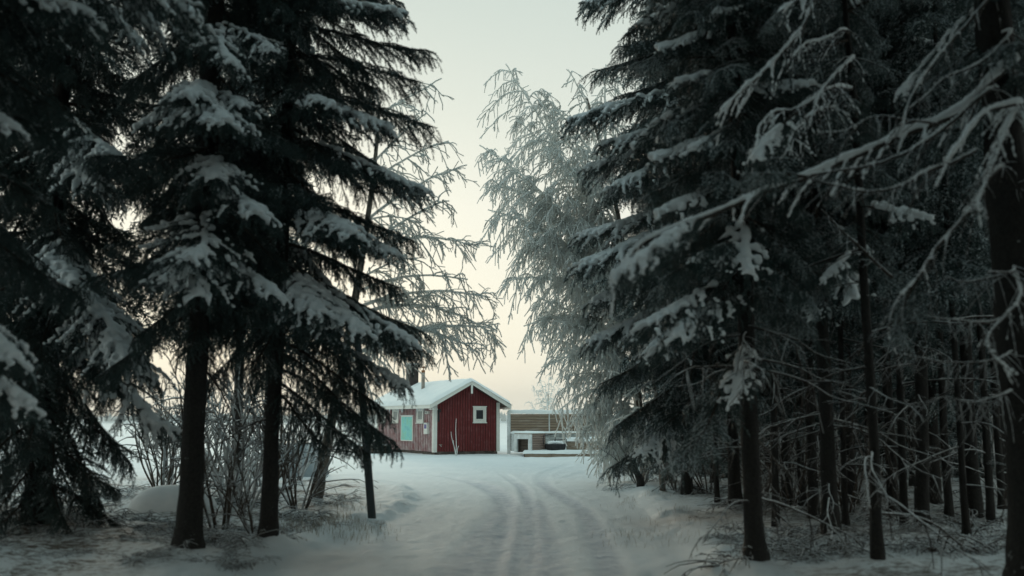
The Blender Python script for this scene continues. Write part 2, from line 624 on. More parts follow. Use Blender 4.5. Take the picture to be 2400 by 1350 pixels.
def build_ground():
    xs_in = np.arange(-4.5, 4.501, 0.055)
    grow = [4.5]
    st = .06
    while grow[-1] < 300:
        st *= 1.09
        grow.append(grow[-1] + st)
    g = np.array(grow[1:])
    xs = np.concatenate([-g[::-1], xs_in, g])
    ys = [-40, -30, -20, -12, -6, -2, 2, 4.5, 6]
    while ys[-1] < 90:
        ys.append(ys[-1] + max(.05, .0065 * ys[-1]))
    ys = np.array(ys)
    X, Y = np.meshgrid(xs, ys)
    H, W, Lt, off = ground_h(X, Y, True)
    ny, nx = X.shape
    V = np.stack([X, Y, H], -1).reshape(-1, 3)
    idx = np.arange(nx * ny).reshape(ny, nx)
    Q = np.stack([idx[:-1, :-1], idx[:-1, 1:], idx[1:, 1:], idx[1:, :-1]], -1).reshape(-1, 4)
    oc = off.reshape(-1)[Q].mean(1)
    yc = V[Q, 1].mean(1)
    isroad = (oc < 0) & (yc > 2) & (yc < 27)
    for nm, sel, mt in (('ground', ~isroad, M['ground']), ('road', isroad, M['road'])):
        q = Q[sel]
        u, inv = np.unique(q, return_inverse=True)
        b = MB()
        b.add(V[u], quads=inv.reshape(-1, 4))
        o = b.obj(nm, mt, smooth=True)
        for an, arr in (('wear', W), ('litter_shade', Lt)):
            at = o.data.attributes.new(an, 'FLOAT', 'POINT')
            at.data.foreach_set('value', arr.reshape(-1)[u].astype(np.float32))
        tag(o, kind='structure')
    b = MB()
    b.add([(-3000, 80, -1.25), (3000, 80, -1.25), (3000, 3000, -1.25), (-3000, 3000, -1.25)], quads=[(0, 1, 2, 3)])
    tag(b.obj('frozen_lake', simple('lake_snow', (0.78, 0.81, 0.82), (0.83, 0.86, 0.87), .05, .8)), kind='structure')
    # far shore: low hills with frosted woods
    b = MB()
    n = 121
    xx = np.linspace(-1600, 1600, n)
    hh = 3 + 9 * fbm(xx / 260, xx * 0, 3, 5)
    Vs = np.concatenate([np.stack([xx, np.full(n, 1000.0), np.full(n, -1.3)], 1), np.stack([xx, np.full(n, 1080.0), hh * .5], 1), np.stack([xx, np.full(n, 1400.0), hh * 1.2], 1)])
    i = np.arange(n - 1)
    q = np.concatenate([np.stack([i, i + 1, i + n + 1, i + n], 1), np.stack([i + n, i + n + 1, i + 2 * n + 1, i + 2 * n], 1)])
    b.add(Vs, quads=q)
    tag(b.obj('far_shore', simple('far_snow_hill', (0.6, 0.63, 0.64), (0.74, 0.77, 0.78), .02, .9), smooth=True), kind='structure')
    b = MB()
    for k in range(500):
        x = rng.uniform(-420, 420)
        y = 1010 + rng.uniform(0, 90)
        z = 0 + (y - 1000) * .03
        H = rng.uniform(4, 9)
        b.tube([(x, y, z), (x, y, z + H * .3), (x, y, z + H * .7), (x, y, z + H)], [H * .2, H * .24, H * .13, .05], 6, jitter=.2)
    tag(b.obj('far_forest', simple('far_frosted_wood', (0.30, 0.33, 0.33), (0.6, 0.63, 0.63), .2, .9)), 'pale frosted wood along the far lake shore', kind='stuff')


build_ground()


# ------------------------------------------------------------------ the thin frosty air
hz = MB().box(-1650, 1650, -60, 1450, -2.4, 40)
hm = bpy.data.materials.new('haze')
hm.use_nodes = True
hm.node_tree.nodes.clear()
ho = hm.node_tree.nodes.new('ShaderNodeOutputMaterial')
hv = hm.node_tree.nodes.new('ShaderNodeVolumePrincipled')
hv.inputs['Color'].default_value = (0.92, 0.94, 0.92, 1)
hv.inputs['Density'].default_value = HAZE
hm.node_tree.links.new(hv.outputs[0], ho.inputs['Volume'])
tag(hz.obj('haze', hm), 'thin pale frost haze over the lake and woods', kind='stuff')

# ------------------------------------------------------------------ spruce branches
def resample(pts, step):
    pts = np.asarray(pts)
    d = np.concatenate([[0], np.cumsum(np.linalg.norm(np.diff(pts, axis=0), axis=1))])
    n = max(2, int(d[-1] / step) + 1)
    s = np.linspace(0, d[-1], n)
    return np.stack([np.interp(s, d, pts[:, k]) for k in range(3)], 1)


def needle_tris(b, polys, rg, step=.016, k=3, nl=.034, nw=.0075, frost=0.1, seed=0):
    PP, TT = [], []
    for p in polys:
        q = resample(p, step)
        t = np.gradient(q, axis=0)
        t /= np.linalg.norm(t, axis=1)[:, None] + 1e-9
        PP.append(q)
        TT.append(t)
    p = np.repeat(np.vstack(PP), k, 0)
    t = np.repeat(np.vstack(TT), k, 0)
    n = len(p)
    r = rg.standard_normal((n, 3))
    r -= (r * t).sum(1)[:, None] * t
    r /= np.linalg.norm(r, axis=1)[:, None] + 1e-9
    d = t * .75 + r * .72
    L = nl * rg.uniform(.7, 1.25, n)
    side = np.cross(d, rg.standard_normal((n, 3)))
    side /= np.linalg.norm(side, axis=1)[:, None] + 1e-9
    p = p + rg.standard_normal((n, 3)) * nl * .08
    wv = side * (nw / 2)
    V = np.stack([p + wv, p - wv, p + d * L[:, None]], 1).reshape(-1, 3)
    patch = fbm(p[:, 0] * 5 + 17 * seed, p[:, 1] * 5 + p[:, 2] * 3, 3, seed)
    fr = (r[:, 2] > .05) & (patch + rg.uniform(-.12, .12, n) > 1 - frost)
    b.add(V, tris=np.arange(3 * n).reshape(-1, 3), mat=np.where(fr, 1, 0))


def bough_lines(rg, L, droop, up, dens=1.0, comb=1.0):
    """main axis, side twigs and hanging twigs of one spruce bough that points along +X"""
    t = np.linspace(0, 1, 22)
    ax = np.stack([L * (t - .06 * t ** 2), L * .05 * np.sin(t * 5 + rg.uniform(0, 6)) * t,
                   L * (-droop * t ** 1.6 + up * np.maximum(t - .5, 0) ** 1.7 * 2.2)], 1)
    lat, hang = [], []
    s = 0.10
    side = 1
    while s < .985:
        shape = (min(1, .25 + s * 2.2)) * (1 - s) ** .5 * .92 + .08
        ll = L * .43 * shape * rg.uniform(.45, 1.25)
        p0 = np.array([np.interp(s, t, ax[:, k]) for k in range(3)])
        p1 = np.array([np.interp(min(1, s + .05), t, ax[:, k]) for k in range(3)])
        f = (p1 - p0)
        f /= np.linalg.norm(f) + 1e-9
        ang = R(rg.uniform(34, 74)) * (1 - .35 * s)
        dv = f * math.cos(ang) + np.array([0, side, 0]) * math.sin(ang) + np.array([0, 0, rg.uniform(-.1, .14)])
        u = np.linspace(0, 1, 7)
        q = p0 + dv * (ll * u)[:, None]
        q[:, 2] -= ll * rg.uniform(.18, .5) * u ** 1.9
        q[:, 1] += ll * .06 * np.sin(u * 4 + rg.uniform(0, 6))
        lat.append(q)
        v = .10 / max(ll, .1)
        sd = 1
        while v < 1:
            i = v * 6
            k = min(5, int(i))
            b0 = q[k] * (1 - (i - k)) + q[k + 1] * (i - k)
            fd = q[k + 1] - q[k]
            fd /= np.linalg.norm(fd) + 1e-9
            sv = np.cross(fd, [0, 0, 1]) * sd
            hl = rg.uniform(.07, .24) * (1 - .4 * v) * comb * min(1.25, .6 + L * .35)
            hv = fd * .55 + sv * rg.uniform(.2, .6) + np.array([0, 0, -rg.uniform(.1, 1.0)])
            hv /= np.linalg.norm(hv)
            m = b0 + hv * hl * .55
            hang.append(np.array([b0, m, m + (hv * .7 + np.array([0, 0, -.5])) * hl * .5]))
            sd = -sd
            v += rg.uniform(.030, .062) / max(ll, .1) / dens
        side = -side
        s += rg.uniform(.035, .065) / L / dens
    s = .12
    while s < .97:
        p0 = np.array([np.interp(s, t, ax[:, k]) for k in range(3)])
        hl = rg.uniform(.08, .24) * comb
        hv = np.array([.45, rg.uniform(-.3, .3), -.9])
        hang.append(np.array([p0, p0 + hv * hl * .5, p0 + hv * hl + np.array([-.1 * hl, 0, -.1 * hl])]))
        s += .035 / L / dens
    return ax, lat, hang


def bough(seed, L, droop, up, frost, snow=0.0, snow_from=.3):
    rg = np.random.default_rng(seed)
    ax, lat, hang = bough_lines(rg, L, droop, up)
    b = MB()
    b.tube(ax, np.linspace(.017 * L ** .6, .004, len(ax)), 5, mat=2)
    for q in lat:
        b.tube(q, np.linspace(.0055, .002, len(q)), 3, mat=2, cap=False)
    axn = [ax[len(ax) // 4:]]
    needle_tris(b, axn + lat, rg, .012, 4, .032, .0085, frost, seed)
    needle_tris(b, hang, rg, .013, 3, .029, .0085, frost * .75, seed)
    me = b.mesh('branch', [M['needle'], M['needle_frost'], M['twig']])
    sn = None
    if snow > 0:
        pts, rad = [], []
        for q in lat:
            qq = resample(q, .028)
            ph = rg.uniform(0, 10)
            nn = fbm(qq[:, 0] * 4.5 + seed * 3.1, qq[:, 1] * 4.5 + ph * .3, 3, seed)
            u = np.linspace(0, 1, len(qq))
            keep = (nn + .12 * u > 1 - snow + .5 * np.maximum(0, snow_from - qq[:, 0] / L) / .2) & (u > .05)
            for a, k, uu in zip(qq, keep, u):
                if k:
                    r = rg.uniform(.022, .052) * (1.12 - .62 * uu)
                    pts.append(a + [rg.normal(0, .014), rg.normal(0, .014), r * .5 + rg.normal(.003, .006)])
                    rad.append(r)
        qq = resample(ax[max(3, int(snow_from * 21)):], .03)
        nn = fbm(qq[:, 0] * 3.6 + seed * 3.1, qq[:, 1] * 3.6, 3, seed)
        for a, k in zip(qq, nn + .12 > 1 - snow):
            if k:
                r = rg.uniform(.032, .055)
                pts.append(a + [0, 0, r * .6])
                rad.append(r)
        if len(pts) > 4:
            sn = snow_blob('branch_snow', pts, rad, .0135, 2, .6)
    return dict(L=L, tip=ax[-1], me=me, snow=sn)


BR = {'plain': [], 'frosty': [], 'snowy': [], 'laden': [], 'tipped': []}
for i, (L, dr, up) in enumerate([(0.9, .22, .08), (1.0, .34, .12), (1.5, .25, .12), (1.6, .36, .18), (1.7, .48, .2), (2.1, .30, .16), (2.3, .42, .22), (2.6, .36, .2)]):
    BR['plain'].append(bough(100 + i, L, dr, up, .35))
    if i in (0, 2, 3, 4, 5, 6):
        BR['frosty'].append(bough(200 + i, L, dr * 1.15, up, .56))
for i, (L, dr, up) in enumerate([(1.0, .34, .10), (1.4, .42, .14), (1.8, .40, .12), (2.2, .42, .16), (2.6, .42, .16)]):
    BR['snowy'].append(bough(300 + i, L, dr, up, .40, .53, .3))
    if i > 1:
        BR['tipped'].append(bough(450 + i, L, dr * 1.2, up, .31, .70, .72))
    BR['laden'].append(bough(400 + i, L, dr * 1.1, up, .40, .64, .45))


def put_bough(tree, kind, loc, az, pitch, length, roll=0.0, rg=rng):
    opts = BR[kind]
    near = sorted(opts, key=lambda v: abs(math.log(v['L'] / length)))[:3]
    v = near[int(rg.integers(0, min(3, len(near))))] if abs(math.log(near[-1]['L'] / length)) < .45 else near[0]
    o = link('branch', v['me'], tree)
    s = length / v['L']
    o.location = loc
    o.rotation_euler = (roll, pitch, az)
    o.scale = (s, s * rg.uniform(.85, 1.1) * (1 if rg.random() < .5 else -1), s)
    if v['snow']:
        tag(link('branch_snow', v['snow'], o), kind='stuff')
    return o


def hero_bough(tree, tip, kind='laden', slope=.4, variant=None, rise=None):
    """a bough of this tree whose tip hangs at the given world point"""
    tip = np.asarray(tip)
    base = np.array(tree.location)
    dx, dy = tip[0] - base[0], tip[1] - base[1]
    dist = math.hypot(dx, dy)
    z = tip[2] + slope * dist
    dz = tip[2] - z
    L = math.hypot(dist, dz)
    opts = BR[kind]
    v = opts[variant] if variant is not None else min(opts, key=lambda q: abs(math.log(q['L'] / L)))
    tx, tz = v['tip'][0], v['tip'][2]
    s = L / math.hypot(tx, tz)
    pitch = -(math.atan2(dz, dist) - math.atan2(tz, tx))
    o = link('branch', v['me'], tree)
    o.location = (0, 0, z - base[2])
    o.rotation_euler = (random.uniform(-.15, .15), pitch, math.atan2(dy, dx) - tree.rotation_euler[2])
    o.scale = (s, s * random.choice((1, -1)), s)
    if v['snow']:
        tag(link('branch_snow', v['snow'], o), kind='stuff')
    return o


# dead lower branches, bare and rimed
def twig_tree(b, rg, p, d, L, r, depth, sag, sides=4, spread=.8, dens=1.0, minr=.003, lumps=0):
    n = max(4, int(L / .09))
    u = np.linspace(0, 1, n)
    d = d / np.linalg.norm(d)
    q = p + d * (L * u)[:, None]
    q[:, 2] -= sag * L * u ** 2
    w1 = rg.standard_normal(3) * .05 * L
    q += np.sin(u * rg.uniform(3, 7))[:, None] * w1 * u[:, None]
    q += np.cumsum(rg.standard_normal((n, 3)) * .012 * L / math.sqrt(n) * 2, 0) * u[:, None]
    b.tube(q, np.maximum(np.linspace(r, r * .35, n), minr), sides, cap=False)
    if depth > 0:
        k = max(2, int(L * rg.uniform(4, 6.5) * dens))
        for s in np.sort(rg.uniform(.12, .98, k)):
            i = min(n - 2, int(s * (n - 1)))
            f = q[i + 1] - q[i]
            f /= np.linalg.norm(f) + 1e-9
            rd = rg.standard_normal(3)
            rd -= rd.dot(f) * f
            rd /= np.linalg.norm(rd) + 1e-9
            twig_tree(b, rg, q[i], f * rg.uniform(.6, 1) + rd * spread * rg.uniform(.6, 1.2), L * rg.uniform(.22, .5) * (1 - .45 * s), r * .55, depth - 1, sag * 1.3, max(3, sides - 1), spread, dens, minr, lumps)


DEAD = []
for i in range(6):
    rg = np.random.default_rng(500 + i)
    b = MB()
    twig_tree(b, rg, np.zeros(3), np.array([1, 0, rg.uniform(-.1, .15)]), 1.2, .014, 2, rg.uniform(.1, .35), 5, .9, .9, .0035)
    DEAD.append(b.mesh('dead_branch', [M['dead']], True))


def trunk_mesh(H, r, seed, bend=0.0, bdir=(1, 0), flare=1.4, mat=None, sides=12):
    rg = np.random.default_rng(seed)
    zs = np.concatenate([[-.25, 0, .08, .2, .4], np.arange(.7, H, .45), [H]])
    rr = r * (1 - .86 * np.maximum(zs, 0) / H) * (1 + (flare - 1) * np.exp(-np.maximum(zs, 0) / .2))
    u = np.maximum(zs, 0)
    pts = np.stack([bdir[0] * bend * np.sin(u * .55) + .012 * np.sin(u * 1.7 + seed), bdir[1] * bend * np.sin(u * .55) + .012 * np.cos(u * 1.3 + seed), zs], 1)
    pts[:, :2] *= sstep(u, 0, 1.0)[:, None]
    b = MB()
    b.tube(pts, rr, sides, jitter=.06, rg=rg)
    return b.mesh('trunk', [mat or M['bark']], True)


# joined low-detail crowns: for trees deep in the wood, and for the tops that reach out of the picture
def crown_mesh(seed, z0, z1, prof, frost, step=.40, per=6, det=1.0):
    rg = np.random.default_rng(seed)
    tmpl = []
    for k in range(6):
        L = (1.0, 1.4, 1.8)[k % 3]
        r2 = np.random.default_rng(seed * 7 + k)
        ax, lat, hang = bough_lines(r2, L, .3 + .06 * (k % 3), .14, .42, 1.5)
        tb = MB()
        needle_tris(tb, [ax[4:]] + lat, r2, .05 / det, 3, .085, .022, frost, seed + k)
        needle_tris(tb, hang, r2, .055 / det, 2, .075, .022, frost * .8, seed + k)
        tmpl.append((L, np.vstack(tb.v), np.concatenate(tb.tm)))
    b = MB()
    z = z0
    az = 0
    while z < z1:
        rad = np.interp(z, [p[0] for p in prof], [p[1] for p in prof])
        for k in range(per):
            az += 2.399 + rg.normal(0, .3)
            l = max(.15, rad * rg.uniform(.6, 1.12))
            L, V, mt = min(tmpl, key=lambda q: abs(math.log(q[0] / l)) + rg.uniform(0, .3))
            s = l / L
            m = np.array((Matrix.Rotation(az, 3, 'Z') @ Matrix.Rotation(rg.normal(.05, .12), 3, 'Y')))
            W = (V * [s, s, s]) @ m.T + [0, 0, z + rg.uniform(-.2, .2)]
            b.add(W, tris=np.arange(len(W)).reshape(-1, 3), mat=mt)
        z += step * rg.uniform(.7, 1.3)
    return b.mesh('crown', [M['needle'], M['needle_frost']])


PROF = [(1.5, 1.5), (3, 1.9), (6, 1.85), (9, 1.4), (12, .7), (14.3, .08)]
CROWN = {
    'dark': [crown_mesh(11, 2.2, 14.2, PROF, .42), crown_mesh(12, 3.0, 14.2, PROF, .46)],
    'loose': [crown_mesh(15, 2.4, 14.2, PROF, .44, .5, 4), crown_mesh(16, 2.8, 14.2, PROF, .44, .55, 4)],
    'frosty': [crown_mesh(13, 2.4, 14.2, PROF, .60), crown_mesh(14, 3.2, 14.2, PROF, .62)],
}
TOP = [crown_mesh(21, 0, 6.2, [(0, 1.75), (3, 1.2), (5.5, .4), (6.3, .06)], .42, .42, 6, .8)]


GAPS = {}


def gap_note(o, fam, what, px, Y):
    """remember a thing so that its label can say between which front stems it shows"""
    GAPS.setdefault((fam, what), []).append((px, Y, o))
    return o


FRONT = {
    'left': [(-9999, None), (115, 'the sweeping left spruce'), (460, 'the thickest left trunk'), (650, 'the slimmer left trunk'), (9999, 'the leaning post')],
    'right': [(-9999, 'the birch'), (1712, 'the slim roadside stem'), (1922, 'the stout second trunk'), (2025, 'the thin crooked stem'), (2140, 'the bent stem'), (2370, 'the massive right trunk'), (9999, None)]}
RANK = {1: ['only one there'], 2: ['the nearer of two', 'the farther of two'], 3: ['nearest of three', 'middle one of three', 'farthest of three']}


def gap_labels():
    for (fam, what), lst in GAPS.items():
        fr = FRONT[fam]
        bins = {}
        for px, Y, o in lst:
            k = max(i for i, f in enumerate(fr[:-1]) if px >= f[0])
            bins.setdefault(k, []).append((Y, px, o))
        for k, b in bins.items():
            b.sort(key=lambda q: q[0])
            a, c = fr[k][1], fr[k + 1][1]
            where = f'between {a} and {c}' if a and c else (f'beyond {a}' if a else f'left of {c}')
            n = len(b)
            words_ = ['nearest', 'second nearest', 'third nearest', 'fourth nearest', 'fifth nearest', 'sixth nearest', 'seventh nearest', 'eighth nearest', 'ninth nearest', 'tenth nearest']
            for i, (Y, px, o) in enumerate(b):
                r = '' if n == 1 else ', ' + ('farthest' if i == n - 1 else words_[min(i, 9)])
                o['label'] = f'{what} {where}{r}'


def near_spruce(label, X, Y, r, H=14, z0=2.2, z1=8.0, prof=((2, 1.6), (4, 1.9), (8, 1.6)), kinds=(('plain', .8), ('snowy', .2)), step=.36, per=5,
                lean=(0, 0), seed=1, dead=0, deadz=(.6, 3.2), azmask=None, group=None, bend=0.0, droop=.12, top=True):
    rg = np.random.default_rng(seed)
    t = empty('spruce_tree', (X, Y, gz(X, Y)), (lean[0], lean[1], 0))
    tag(t, label, 'tree', group)
    link('trunk', trunk_mesh(H, r, seed, bend), t)
    z = z0
    az = rg.uniform(0, 6)
    names = [k[0] for k in kinds]
    pr = np.array([k[1] for k in kinds])
    pr = pr / pr.sum()
    while z < z1:
        rad = np.interp(z, [p[0] for p in prof], [p[1] for p in prof])
        for k in range(per):
            az += 2 * math.pi / per + rg.normal(0, .25)
            a = (az + math.pi) % (2 * math.pi) - math.pi
            l = rad * rg.uniform(.5, 1.06)
            if azmask:
                l *= azmask(a, z)
            if l < .25:
                continue
            pt = droop * (1.4 - .12 * z) + rg.normal(.06, .17)
            put_bough(t, names[int(rg.choice(len(names), p=pr))], (0, 0, z + rg.uniform(-.2, .2)), a, pt, l, rg.normal(0, .35), rg)
        az += 1.1
        z += step * rg.uniform(.75, 1.25)
    for k in range(int(dead * .75)):
        o = link('dead_branch', DEAD[int(rg.integers(0, len(DEAD)))], t)
        o.location = (0, 0, rg.uniform(*deadz))
        o.rotation_euler = (rg.normal(0, .4), rg.normal(.12, .15), rg.uniform(0, 6.28))
        s = rg.uniform(.45, 1.25)
        o.scale = (s, s, s)
    if top:
        o = link('treetop', TOP[0], t)
        o.location = (0, 0, z1 + .8)
        s = (H - z1) / 6.2
        o.scale = (prof[-1][1] / 1.75 * 1.4,) * 2 + (s,)  # unseen tops spread wider to close off overhead light on the road
        o.rotation_euler = (0, 0, rg.uniform(0, 6))
    return t


def far_spruce(label, X, Y, r, kind, variant, s=1.0, sxy=1.0, lift=0.0, group=None, seed=0, dead=0, name='spruce_tree'):
    rg = np.random.default_rng(seed)
    t = empty('spruce_tree', (X, Y, gz(X, Y)), (rg.normal(0, .012), rg.normal(0, .012), 0))
    tag(t, label, 'tree', group)
    H = 14 * s
    tk = link('trunk', FTRUNK[seed % 3], t)
    tk.scale = (r / .12, r / .12, s)
    c = link('crown', CROWN[kind][variant], t)
    c.scale = (sxy, sxy, s)
    c.location = (0, 0, lift)
    c.rotation_euler = (0, 0, rg.uniform(0, 6.28))
    for k in range(int(dead * .75)):
        o = link('dead_branch', DEAD[int(rg.integers(0, len(DEAD)))], t)
        o.location = (0, 0, rg.uniform(.5, 3.2))
        o.rotation_euler = (rg.normal(0, .4), rg.normal(.1, .15), rg.uniform(0, 6.28))
        q = rg.uniform(.5, 1.3)
        o.scale = (q, q, q)
    return t


FTRUNK = [trunk_mesh(14, .12, 901, .03), trunk_mesh(14, .12, 902, -.04), trunk_mesh(14, .12, 903, .02, (0, 1))]

# ------------------------------------------------------------------ left side spruces
LK = (('plain', .86), ('snowy', .14))
tA = near_spruce('spruce with boughs sweeping to the snow beside the round snow mound', -6.1, 13.0, .15, 14, .7, 7.8,
                 ((.6, 1.45), (2, 1.75), (4, 1.75), (8, 1.6)), (('plain', .93), ('snowy', .07)), .31, 5, seed=31, droop=.3)
tA2 = near_spruce('spruce beyond the left edge whose dark snow-tipped boughs hang in from the side', -5.4, 8.6, .18, 15, 1.8, 7.6,
                  ((2, 1.5), (4, 2.0), (8, 1.9)), (('plain', .93), ('tipped', .07)), .46, 5, seed=32, droop=.3)
tB = near_spruce('spruce with the thickest bare lower trunk left of the road', -3.65, 11.5, .138, 15, 2.7, 8.2,
                 ((2, 1.25), (4, 1.55), (8, 1.45)), LK, .28, 5, (0, R(.7)), 33, dead=6, deadz=(1.2, 2.8), droop=.2)
tC = near_spruce('spruce with bare trunk nearest the leaning post, broad snowy boughs above', -3.0, 12.55, .100, 15, 2.6, 8.4,
                 ((2.2, 1.2), (3, 1.5), (8, 1.5)), LK, .28, 5, (0, R(.9)), 34, dead=6, deadz=(1.2, 2.8), droop=.2)
for tr, px, py, Y, kd, sl in [
    (tB, 525, 285, 10.0, 'laden', .4), (tB, 420, 225, 10.1, 'laden', .4), (tA2, 470, 60, 8.9, 'tipped', .3), (tA2, 235, 50, 8.4, 'tipped', .3), (tA, 215, 440, 11.6, 'laden', .6), (tA, 270, 370, 11.7, 'snowy', .5),
    (tA, 175, 665, 11.7, 'laden', .6), (tB, 475, 695, 10.2, 'laden', .55), (tB, 415, 660, 10.1, 'snowy', .6), (tA, 350, 890, 12.0, 'laden', .6), (tA, 300, 850, 11.7, 'laden', .7), (tB, 465, 610, 10.0, 'snowy', .5),
    (tA2, 85, 950, 8.2, 'laden', .5), (tA2, 40, 840, 7.9, 'laden', .6), (tA2, 20, 300, 8.0, 'tipped', .5),
    (tA, 405, 1010, 12.6, 'snowy', .7), (tA, -10, 1240, 12.2, 'plain', .5),
    (tB, 640, 690, 10.7, 'laden', .45), (tB, 590, 500, 10.4, 'laden', .4), (tB, 500, 420, 10.2, 'snowy', .4), (tB, 560, 250, 10.6, 'snowy', .4),
    (tC, 815, 545, 11.2, 'laden', .32), (tC, 850, 772, 11.4, 'laden', .5), (tC, 735, 730, 11.2, 'laden', .5), (tC, 780, 250, 11.5, 'laden', .35),
    (tC, 905, 300, 12.1, 'laden', .35), (tC, 930, 420, 12.2, 'snowy', .4), (tC, 985, 115, 12.5, 'plain', .16), (tC, 990, 292, 12.7, 'plain', .22),
    (tC, 985, 445, 12.5, 'snowy', .25), (tC, 955, 560, 12.8, 'plain', .3), (tC, 920, 590, 12.3, 'snowy', .35), (tC, 980, 770, 12.8, 'plain', .42),
    (tC, 965, 800, 12.3, 'snowy', .5), (tC, 985, 815, 12.8, 'plain', .45), (tC, 945, 900, 12.9, 'snowy', .5), (tC, 925, 1035, 12.8, 'plain', .6), (tC, 905, 960, 12.5, 'plain', .6),
    (tC, 860, 1060, 12.6, 'plain', .75), (tC, 755, 1050, 12.2, 'plain', .9), (tC, 890, 1010, 12.3, 'plain', .7), (tC, 930, 30, 12.3, 'snowy', .1), (tC, 960, 190, 12.6, 'plain', .2),
    (tC, 930, 670, 12.7, 'plain', .35), (tC, 905, 20, 12.0, 'laden', .2),
]:
    hero_bough(tr, P(px, py, Y), kd, sl)
gl = 'spruces standing behind the front trunks on the left'
for i, (px, Y, k, vv, s, lift) in enumerate([
    (455, 16.5, 'loose', 0, 1.0, .9), (648, 18.5, 'loose', 1, 1.0, .4), (130, 16.0, 'loose', 1, 1.0, .3), 
    (-120, 14, 'dark', 0, 1.0, 0), (570, 24, 'dark', 1, 1.1, 1.3), 
    (-250, 21, 'loose', 0, 1.1, 0)]):
    X = (px - 1200) / FOC * Y * 1.008
    gap_note(far_spruce('x', X, Y, .10 + .02 * (i % 3), k, vv, s, 1.0 + .05 * (i % 3), lift, gl, 60 + i), 'left', 'dark spruce', px, Y)

# unseen wood beside and behind the camera, added to shade the near road
for i, (X, Y, vv, s) in enumerate([(-5.6, 4.6, 0, 1.05), (5.5, 4.4, 1, 1.05), (-4.9, 1.0, 1, 1.1), (4.7, .6, 0, 1.1), (-4.5, -2.8, 0, 1.1), (4.4, -3.2, 1, 1.1), (-4.4, -6.8, 1, 1.15), (4.5, -7.2, 0, 1.15),
                                   (-8.4, 2.4, 0, 1.15), (8.2, 3.0, 1, 1.15), (-7.8, -4.4, 1, 1.15), (7.9, -3.6, 0, 1.15), (-3.6, -11.5, 0, 1.2), (3.8, -12, 1, 1.2), (-.6, -16, 0, 1.2), (-8.5, 7.4, 1, 1.1), (8.3, 7.6, 0, 1.1)]):
    far_spruce(f'unseen dark spruce {abs(X):.1f} metres {"left" if X < 0 else "right"} and {abs(Y):.1f} metres {"ahead" if Y > 0 else "behind"} of the viewer', X, Y, .13, 'dark', vv, s * 1.2, 1.3 if Y < 3 else 1.1, -.2, 'spruces beside and behind the viewer', 160 + i)

for i, (X, Y, vv, lift, sxy) in enumerate([(-3.5, 4.4, 0, 5.4, 1.4), (3.5, 4.0, 1, 4.8, 1.4), (-3.1, 1.2, 1, 3.6, 1.6), (3.0, .6, 0, 4.2, 1.6), (-2.9, -2.6, 0, 3.4, 1.6), (2.9, -3.4, 1, 3.2, 1.6), (-6.0, 6.4, 1, 4.6, 1.5), (5.9, 6.6, 0, 4.6, 1.5)]):  # unseen trees with raised crowns, added to block overhead sky from the road
    far_spruce(f'unseen tall bare-stemmed shade spruce {abs(X):.1f} metres {"left" if X < 0 else "right"} and {abs(Y):.1f} metres {"ahead" if Y > 0 else "behind"} of the viewer', X, Y, .17, 'dark', vv, 1.15, sxy, lift, 'spruces beside and behind the viewer', 190 + i)

# ------------------------------------------------------------------ right side spruces
RK = (('frosty', .72), ('plain', .18), ('snowy', .10))
tE = near_spruce('straight spruce with bare snow-flecked trunk nearest the road on the right', 2.55, 10.7, .100, 14, 2.9, 7.6,
                 ((2, .9), (3, 1.2), (8, 1.4)), RK, .27, 6, (0, R(-.7)), 41, dead=34, deadz=(.35, 3.0))
tJ = near_spruce('slim spruce close behind the road-side trunk, its broad crown against the birch', 3.72, 16.9, .10, 15, 2.2, 9.6,
                 ((1, 1.4), (3, 2.0), (6, 2.1), (10, 1.9)), RK, .28, 6, (0, R(-.4)), 42, dead=14)
tF = near_spruce('stout spruce trunk second from the road among twiggy snow on the right', 3.98, 12.7, .10, 14, 3.2, 8.0,
                 ((3, 1.2), (8, 1.5)), RK, .32, 6, (0, R(-.3)), 43, dead=30, deadz=(.3, 3.4))
tG = near_spruce('thin crooked spruce stem left of the bent stem in the dark wood', 3.72, 10.4, .058, 11, 3.0, 7.4,
                 ((3, .8), (8, 1.1)), RK, .5, 4, (0, R(-.6)), 44, dead=20, deadz=(.3, 3.2), bend=.03)
tH = near_spruce('spruce stem with a bend halfway up in the dark wood', 5.36, 13.3, .088, 13, 3.0, 8.0,
                 ((3, 1.1), (8, 1.4)), RK, .45, 4, (0, R(1.0)), 45, dead=24, deadz=(.3, 3.2), bend=.07)
tI = near_spruce('massive dark spruce trunk at the right edge with long snow-covered bare limbs', 4.47, 8.7, .20, 17, 4.2, 8.4,
                 ((3, 1.0), (8, 1.3)), (('frosty', .8), ('snowy', .2)), .6, 4, (0, R(-.8)), 46, dead=16, deadz=(.4, 4.0))
